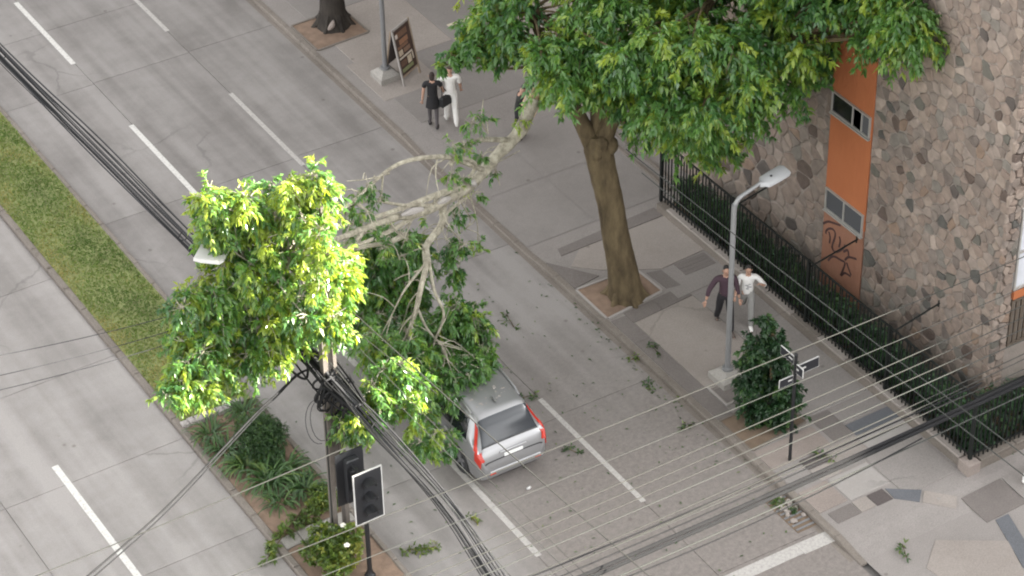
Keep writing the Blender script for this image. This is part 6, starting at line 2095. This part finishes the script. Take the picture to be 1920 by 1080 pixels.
def person(loc, face, h, label, top_c, leg_c, shoe_c, hair_c, legs, arms, sleeve=1.0, dress=None, hair_len=.0, lean=0., bare_legs=None, print_=False, head_down=0.):
    """face: heading in degrees the figure looks to (0 = -Y). legs/arms: ((thigh, knee), ...) and ((fwd, out, bend), ...) for left, right."""
    root = thing('person', (0, 0, 0), label, 'person')
    root.location = loc
    root.rotation_euler = (0, 0, R(face))
    J = {}
    ln = R(lean)

    def bend(p, z0=.52):
        y, z = p[1], p[2] - z0
        return Vector((p[0], y * math.cos(ln) - z * math.sin(ln), z0 + y * math.sin(ln) * -1 + z * math.cos(ln)))
    J['pel'] = Vector((0, 0, .535))
    J['waist'] = bend((0, 0, .62))
    J['chest'] = bend((0, 0, .735))
    J['uch'] = bend((0, .004, .795))
    J['neck'] = bend((0, 0, .825))
    J['nk2'] = bend((0, -.008, .862))
    J['head'] = bend((0, -.016 - head_down * .02, .915))
    J['crown'] = bend((0, -.010 - head_down * .03, .962))
    low = 9
    for i, s in enumerate((1, -1)):          # +x is the figure's left when it faces -y
        th, kn = legs[i]
        th, kn = R(th), R(kn)
        hip = Vector((s * .052, 0, .515))
        knee = hip + Vector((s * .004, -math.sin(th), -math.cos(th))) * .245
        a2 = th - kn
        ank = knee + Vector((0, -math.sin(a2), -math.cos(a2))) * .232
        ft = a2 * .55
        toe = ank + Vector((s * .015, -math.cos(ft) * .105, -.022 + (-.105 * math.sin(-ft) * -.6)))
        heel = ank + Vector((0, .028, -.022))
        J['hip%d' % i], J['knee%d' % i], J['ank%d' % i], J['toe%d' % i], J['heel%d' % i] = hip, knee, ank, toe, heel
        low = min(low, ank.z - .038, toe.z - .016)
        f, o_, b = (R(q) for q in arms[i])
        sh = bend((s * .112, .004, .80))
        dv = Vector((s * math.sin(o_), -math.sin(f) * math.cos(o_), -math.cos(f) * math.cos(o_)))
        el = sh + dv * .175
        ax = Vector((1, 0, 0))
        fw_ = Vector((dv.x * (.6 if b < 1.6 else -.75), -math.sin(f + b) * math.cos(o_ * .6), -math.cos(f + b) * math.cos(o_ * .6))).normalized()
        wr_ = el + fw_ * .145
        J['sh%d' % i], J['el%d' % i], J['wr%d' % i], J['fw%d' % i] = sh, el, wr_, fw_
    for k in J:
        if not k.startswith('fw'):
            J[k] = (J[k] - Vector((0, 0, low))) * h
    mk = lambda c, ro=.85: simple('cloth', c, ro, var=.14, scale=14)
    # body: torso, limbs and head as one skinned figure
    names = ['pel', 'waist', 'chest', 'uch', 'neck', 'nk2', 'head', 'crown', 'hip0', 'knee0', 'ank0', 'toe0', 'hip1', 'knee1', 'ank1', 'toe1', 'sh0', 'el0', 'wr0', 'sh1', 'el1', 'wr1']
    ix = {n_: i for i, n_ in enumerate(names)}
    R0 = {'pel': (.078, .06), 'waist': (.068, .052), 'chest': (.078, .054), 'uch': (.060, .040), 'neck': (.033, .032), 'nk2': (.032, .032), 'head': (.046, .055), 'crown': (.036, .042)}
    rad = []
    for n_ in names:
        q = R0.get(n_)
        if q is None:
            q = {'hip': .045, 'knee': .034, 'ank': .016, 'toe': .010, 'sh': .030, 'el': .024, 'wr': .017}[n_[:-1]]
            q = (q, q)
        rad.append((q[0] * h, q[1] * h))
    ed = [('pel', 'waist'), ('waist', 'chest'), ('chest', 'uch'), ('uch', 'neck'), ('neck', 'nk2'), ('nk2', 'head'), ('head', 'crown')]
    for i in '01':
        ed += [('pel', 'hip' + i), ('hip' + i, 'knee' + i), ('knee' + i, 'ank' + i), ('ank' + i, 'toe' + i), ('uch', 'sh' + i), ('sh' + i, 'el' + i), ('el' + i, 'wr' + i)]
    comps = [([J[n_] for n_ in names], rad, [(ix[a], ix[b]) for a, b in ed])]
    for i, s in enumerate((1, -1)):
        wr_, fw_ = J['wr%d' % i], J['fw%d' % i]
        sd = fw_.cross(Vector((0, 1, 0)))
        sd = sd.normalized() if sd.length > .1 else Vector((1, 0, 0))
        pn = fw_.cross(sd).normalized()
        palm = wr_ + fw_ * .028 * h
        pend = wr_ + fw_ * .052 * h
        comps.append(([wr_, palm, pend], [(.014 * h, .012 * h), (.021 * h, .010 * h), (.021 * h, .009 * h)], None))
        for q, L_ in ((-1.5, .036), (-.5, .044), (.5, .041), (1.5, .031)):
            b0 = pend + sd * q * .0095 * h - fw_ * .008 * h
            comps.append(([b0, b0 + fw_ * L_ * .5 * h, b0 + fw_ * L_ * .8 * h + pn * .008 * h, b0 + fw_ * L_ * h + pn * .018 * h], [.0052 * h, .005 * h, .0046 * h, .004 * h], None))
        b0 = palm + sd * s * .016 * h
        comps.append(([b0 - fw_ * .01 * h, b0 + sd * s * .014 * h + fw_ * .012 * h, b0 + sd * s * .02 * h + fw_ * .03 * h], [.0062 * h, .0055 * h, .0045 * h], None))
    # nose and ears
    hd = J['head']
    comps.append(([hd + Vector((0, -.045, .012)) * h, hd + Vector((0, -.062, -.008)) * h], [.007 * h, .008 * h], None))
    for s in (-1, 1):
        comps.append(([hd + Vector((s * .044, .004, .008)) * h, hd + Vector((s * .050, .008, -.008)) * h], [.009 * h, .007 * h], None))
    skin_obj('body', comps, M['skin'], root)
    e_ = MB()
    for s in (-1, 1):
        e_.ball(hd + Vector((s * .018, -.051, .006)) * h, (.006 * h, .004 * h, .004 * h), 7, 5)
    e_.ball(hd + Vector((0, -.052, -.030)) * h, (.014 * h, .004 * h, .003 * h), 7, 5)
    e_.build('face_features', simple('features', (.10, .05, .045), .6), root)
    # shirt
    S_ = 1.16
    tn_ = ['pel', 'waist', 'chest', 'neck']
    pts = [J['pel'] - Vector((0, 0, .045)) * h, J['waist'], J['chest'], J['uch'], J['neck'] + Vector((0, 0, .006)) * h]
    rd = [(.096 * h, .080 * h), (.086 * h, .070 * h), (.096 * h, .072 * h), (.078 * h, .058 * h), (.044 * h, .042 * h)]
    ed2 = [(0, 1), (1, 2), (2, 3), (3, 4)]
    for i in (0, 1):
        k = len(pts)
        end = J['el%d' % i].lerp(J['wr%d' % i], max(0., sleeve - .5) * 1.9) if sleeve > .5 else J['sh%d' % i].lerp(J['el%d' % i], sleeve * 2)
        pts += [J['sh%d' % i]]
        rd += [(.042 * h, .042 * h)]
        ed2.append((3, k))
        if sleeve > .5:
            pts += [J['el%d' % i], end]
            rd += [(.034 * h, .034 * h), (.027 * h, .027 * h)]
            ed2 += [(k, k + 1), (k + 1, k + 2)]
        else:
            pts += [end]
            rd += [(.042 * h, .042 * h)]
            ed2 += [(k, k + 1)]
    sh_o = skin_obj('shirt' if not dress else 'dress_top', [(pts, rd, ed2)], mk(top_c), root)
    if print_:
        pm = MB()
        for (x, z, sx, sz) in ((-.02, .70, .05, .008), (.015, .675, .06, .010), (-.01, .645, .035, .014), (.02, .72, .03, .006)):
            p = Vector((x, -.071, z - low)) * h
            pm.box(p, (sx * h, .01, sz * h))
        pm.build('shirt_print', simple('print', (.20, .20, .22), .7), root)
    # legs
    if not dress:
        comps = []
        pts = [J['waist'], J['pel']]
        rd = [(.074 * h, .060 * h), (.084 * h, .068 * h)]
        ed2 = [(0, 1)]
        for i in (0, 1):
            k = len(pts)
            pts += [J['hip%d' % i], J['knee%d' % i], J['ank%d' % i] - Vector((0, 0, .020 * h))]
            rd += [(.062 * h, .062 * h), (.046 * h, .046 * h), (.038 * h, .039 * h)]
            ed2 += [(1, k), (k, k + 1), (k + 1, k + 2)]
        skin_obj('trousers', [(pts, rd, ed2)], mk(leg_c), root)
    else:
        z1 = J['waist'].z
        m_ = MB()
        c_ = J['pel']
        prof = [(.070, z1), (.086, J['pel'].z), (.100, J['pel'].z - .08 * h), (.112, J['pel'].z - dress * h)]
        N = 18
        for r_, z in prof:
            for k in range(N):
                a = 2 * math.pi * k / N
                w_ = 1 + .05 * math.sin(a * 5) * (z < c_.z)
                m_.v.append((c_.x + r_ * h * w_ * math.cos(a), c_.y + r_ * .78 * h * w_ * math.sin(a), z))
        for i in range(3):
            for k in range(N):
                k2 = (k + 1) % N
                m_.f.append((i * N + k, i * N + k2, (i + 1) * N + k2, (i + 1) * N + k)[::-1])
        m_.build('skirt', mk(top_c), root, smooth=True)
        comps = [([J['hip%d' % i], J['knee%d' % i], J['ank%d' % i]], [.050 * h, .036 * h, .024 * h], None) for i in (0, 1)]
        skin_obj('stockings', comps, mk(leg_c), root)
    # shoes
    for i in (0, 1):
        a, t_, hl_ = J['ank%d' % i], J['toe%d' % i], J['heel%d' % i]
        skin_obj('shoe', [([hl_ + Vector((0, 0, .004)) * h, a + Vector((0, -.012, -.012)) * h, a.lerp(t_, .6), t_], [(.027 * h, .025 * h), (.031 * h, .030 * h), (.031 * h, .025 * h), (.025 * h, .018 * h)], None)], mk(shoe_c, .6), root)
    # hair
    hr = [hd + Vector((0, .012, .010)) * h, J['crown'] + Vector((0, .010, .004)) * h, J['crown'] + Vector((0, -.016, .008)) * h]
    rr_ = [(.050 * h, .052 * h), (.044 * h, .046 * h), (.028 * h, .030 * h)]
    if hair_len:
        hr = [hd + Vector((0, .050, -hair_len)) * h, hd + Vector((0, .036, -hair_len * .45)) * h] + hr
        rr_ = [(.030 * h, .020 * h), (.044 * h, .030 * h)] + rr_
    skin_obj('hair', [(hr, rr_, None)], mk(hair_c, .7), root)
    return root, J


person((1.20, -2.28, .125), -22, 1.84, 'man in maroon sweater and black trousers striding past the street lamp', (.055, .030, .042), (.016, .015, .018), (.10, .08, .07), (.014, .012, .011),
       ((24, 8), (-16, 14)), ((5, 12, 18), (8, 34, 12)), sleeve=.86)
person((1.72, -2.44, .125), -34, 1.70, 'person in white printed shirt and grey trousers walking by the fence', (.70, .69, .67), (.26, .255, .245), (.74, .73, .70), (.018, .015, .014),
       ((16, 4), (-22, 42)), ((20, 42, 115), (14, 14, 55)), sleeve=.62, hair_len=.05, print_=True)
person((-.10, 8.58, .125), 150, 1.66, 'person in short black dress and dark stockings walking with a bag', (.014, .013, .015), (.075, .066, .068), (.016, .014, .014), (.03, .02, .016),
       ((8, 6), (-10, 8)), ((-4, 10, 10), (12, 16, 30)), sleeve=.25, dress=.17, hair_len=.07)
person((.36, 8.46, .125), 158, 1.76, 'person in white shirt and white trousers walking under the tree', (.74, .72, .69), (.72, .70, .67), (.62, .60, .57), (.05, .035, .025),
       ((12, 4), (-12, 16)), ((14, 38, 8), (6, 12, 26)), sleeve=.4)
person((1.46, 6.98, .06), 60, 1.62, 'person dressed in black standing behind the torn end of the limb', (.018, .019, .017), (.014, .014, .015), (.012, .012, .012), (.016, .013, .012),
       ((4, 2), (-3, 4)), ((34, 8, 85), (30, 8, 95)), sleeve=1., lean=8, head_down=1.)
person((3.70, -10.02, .03), 95, 1.74, 'person in white trousers cut off by the right edge', (.30, .05, .05), (.74, .72, .70), (.70, .68, .66), (.03, .022, .018),
       ((14, 6), (-14, 14)), ((10, 10, 15), (-10, 10, 12)), sleeve=.5)
# the bag carried by the person in the black dress
bg = thing('handbag', (.20, 8.36, .78), 'black shoulder bag carried by the person in the black dress', 'bag')
m = MB()
m.box((.17, 8.40, .92), (.34, .13, .27), rz=.3, bev=.05)
m.build('bag_body', M['black'], bg)
MB().tube(sweep([(.05, 8.38, 1.04), (.10, 8.45, 1.28), (.06, 8.5, 1.42), (.14, 8.47, 1.3), (.28, 8.44, 1.05)], 4), .012, 5).build('strap', M['black'], bg)
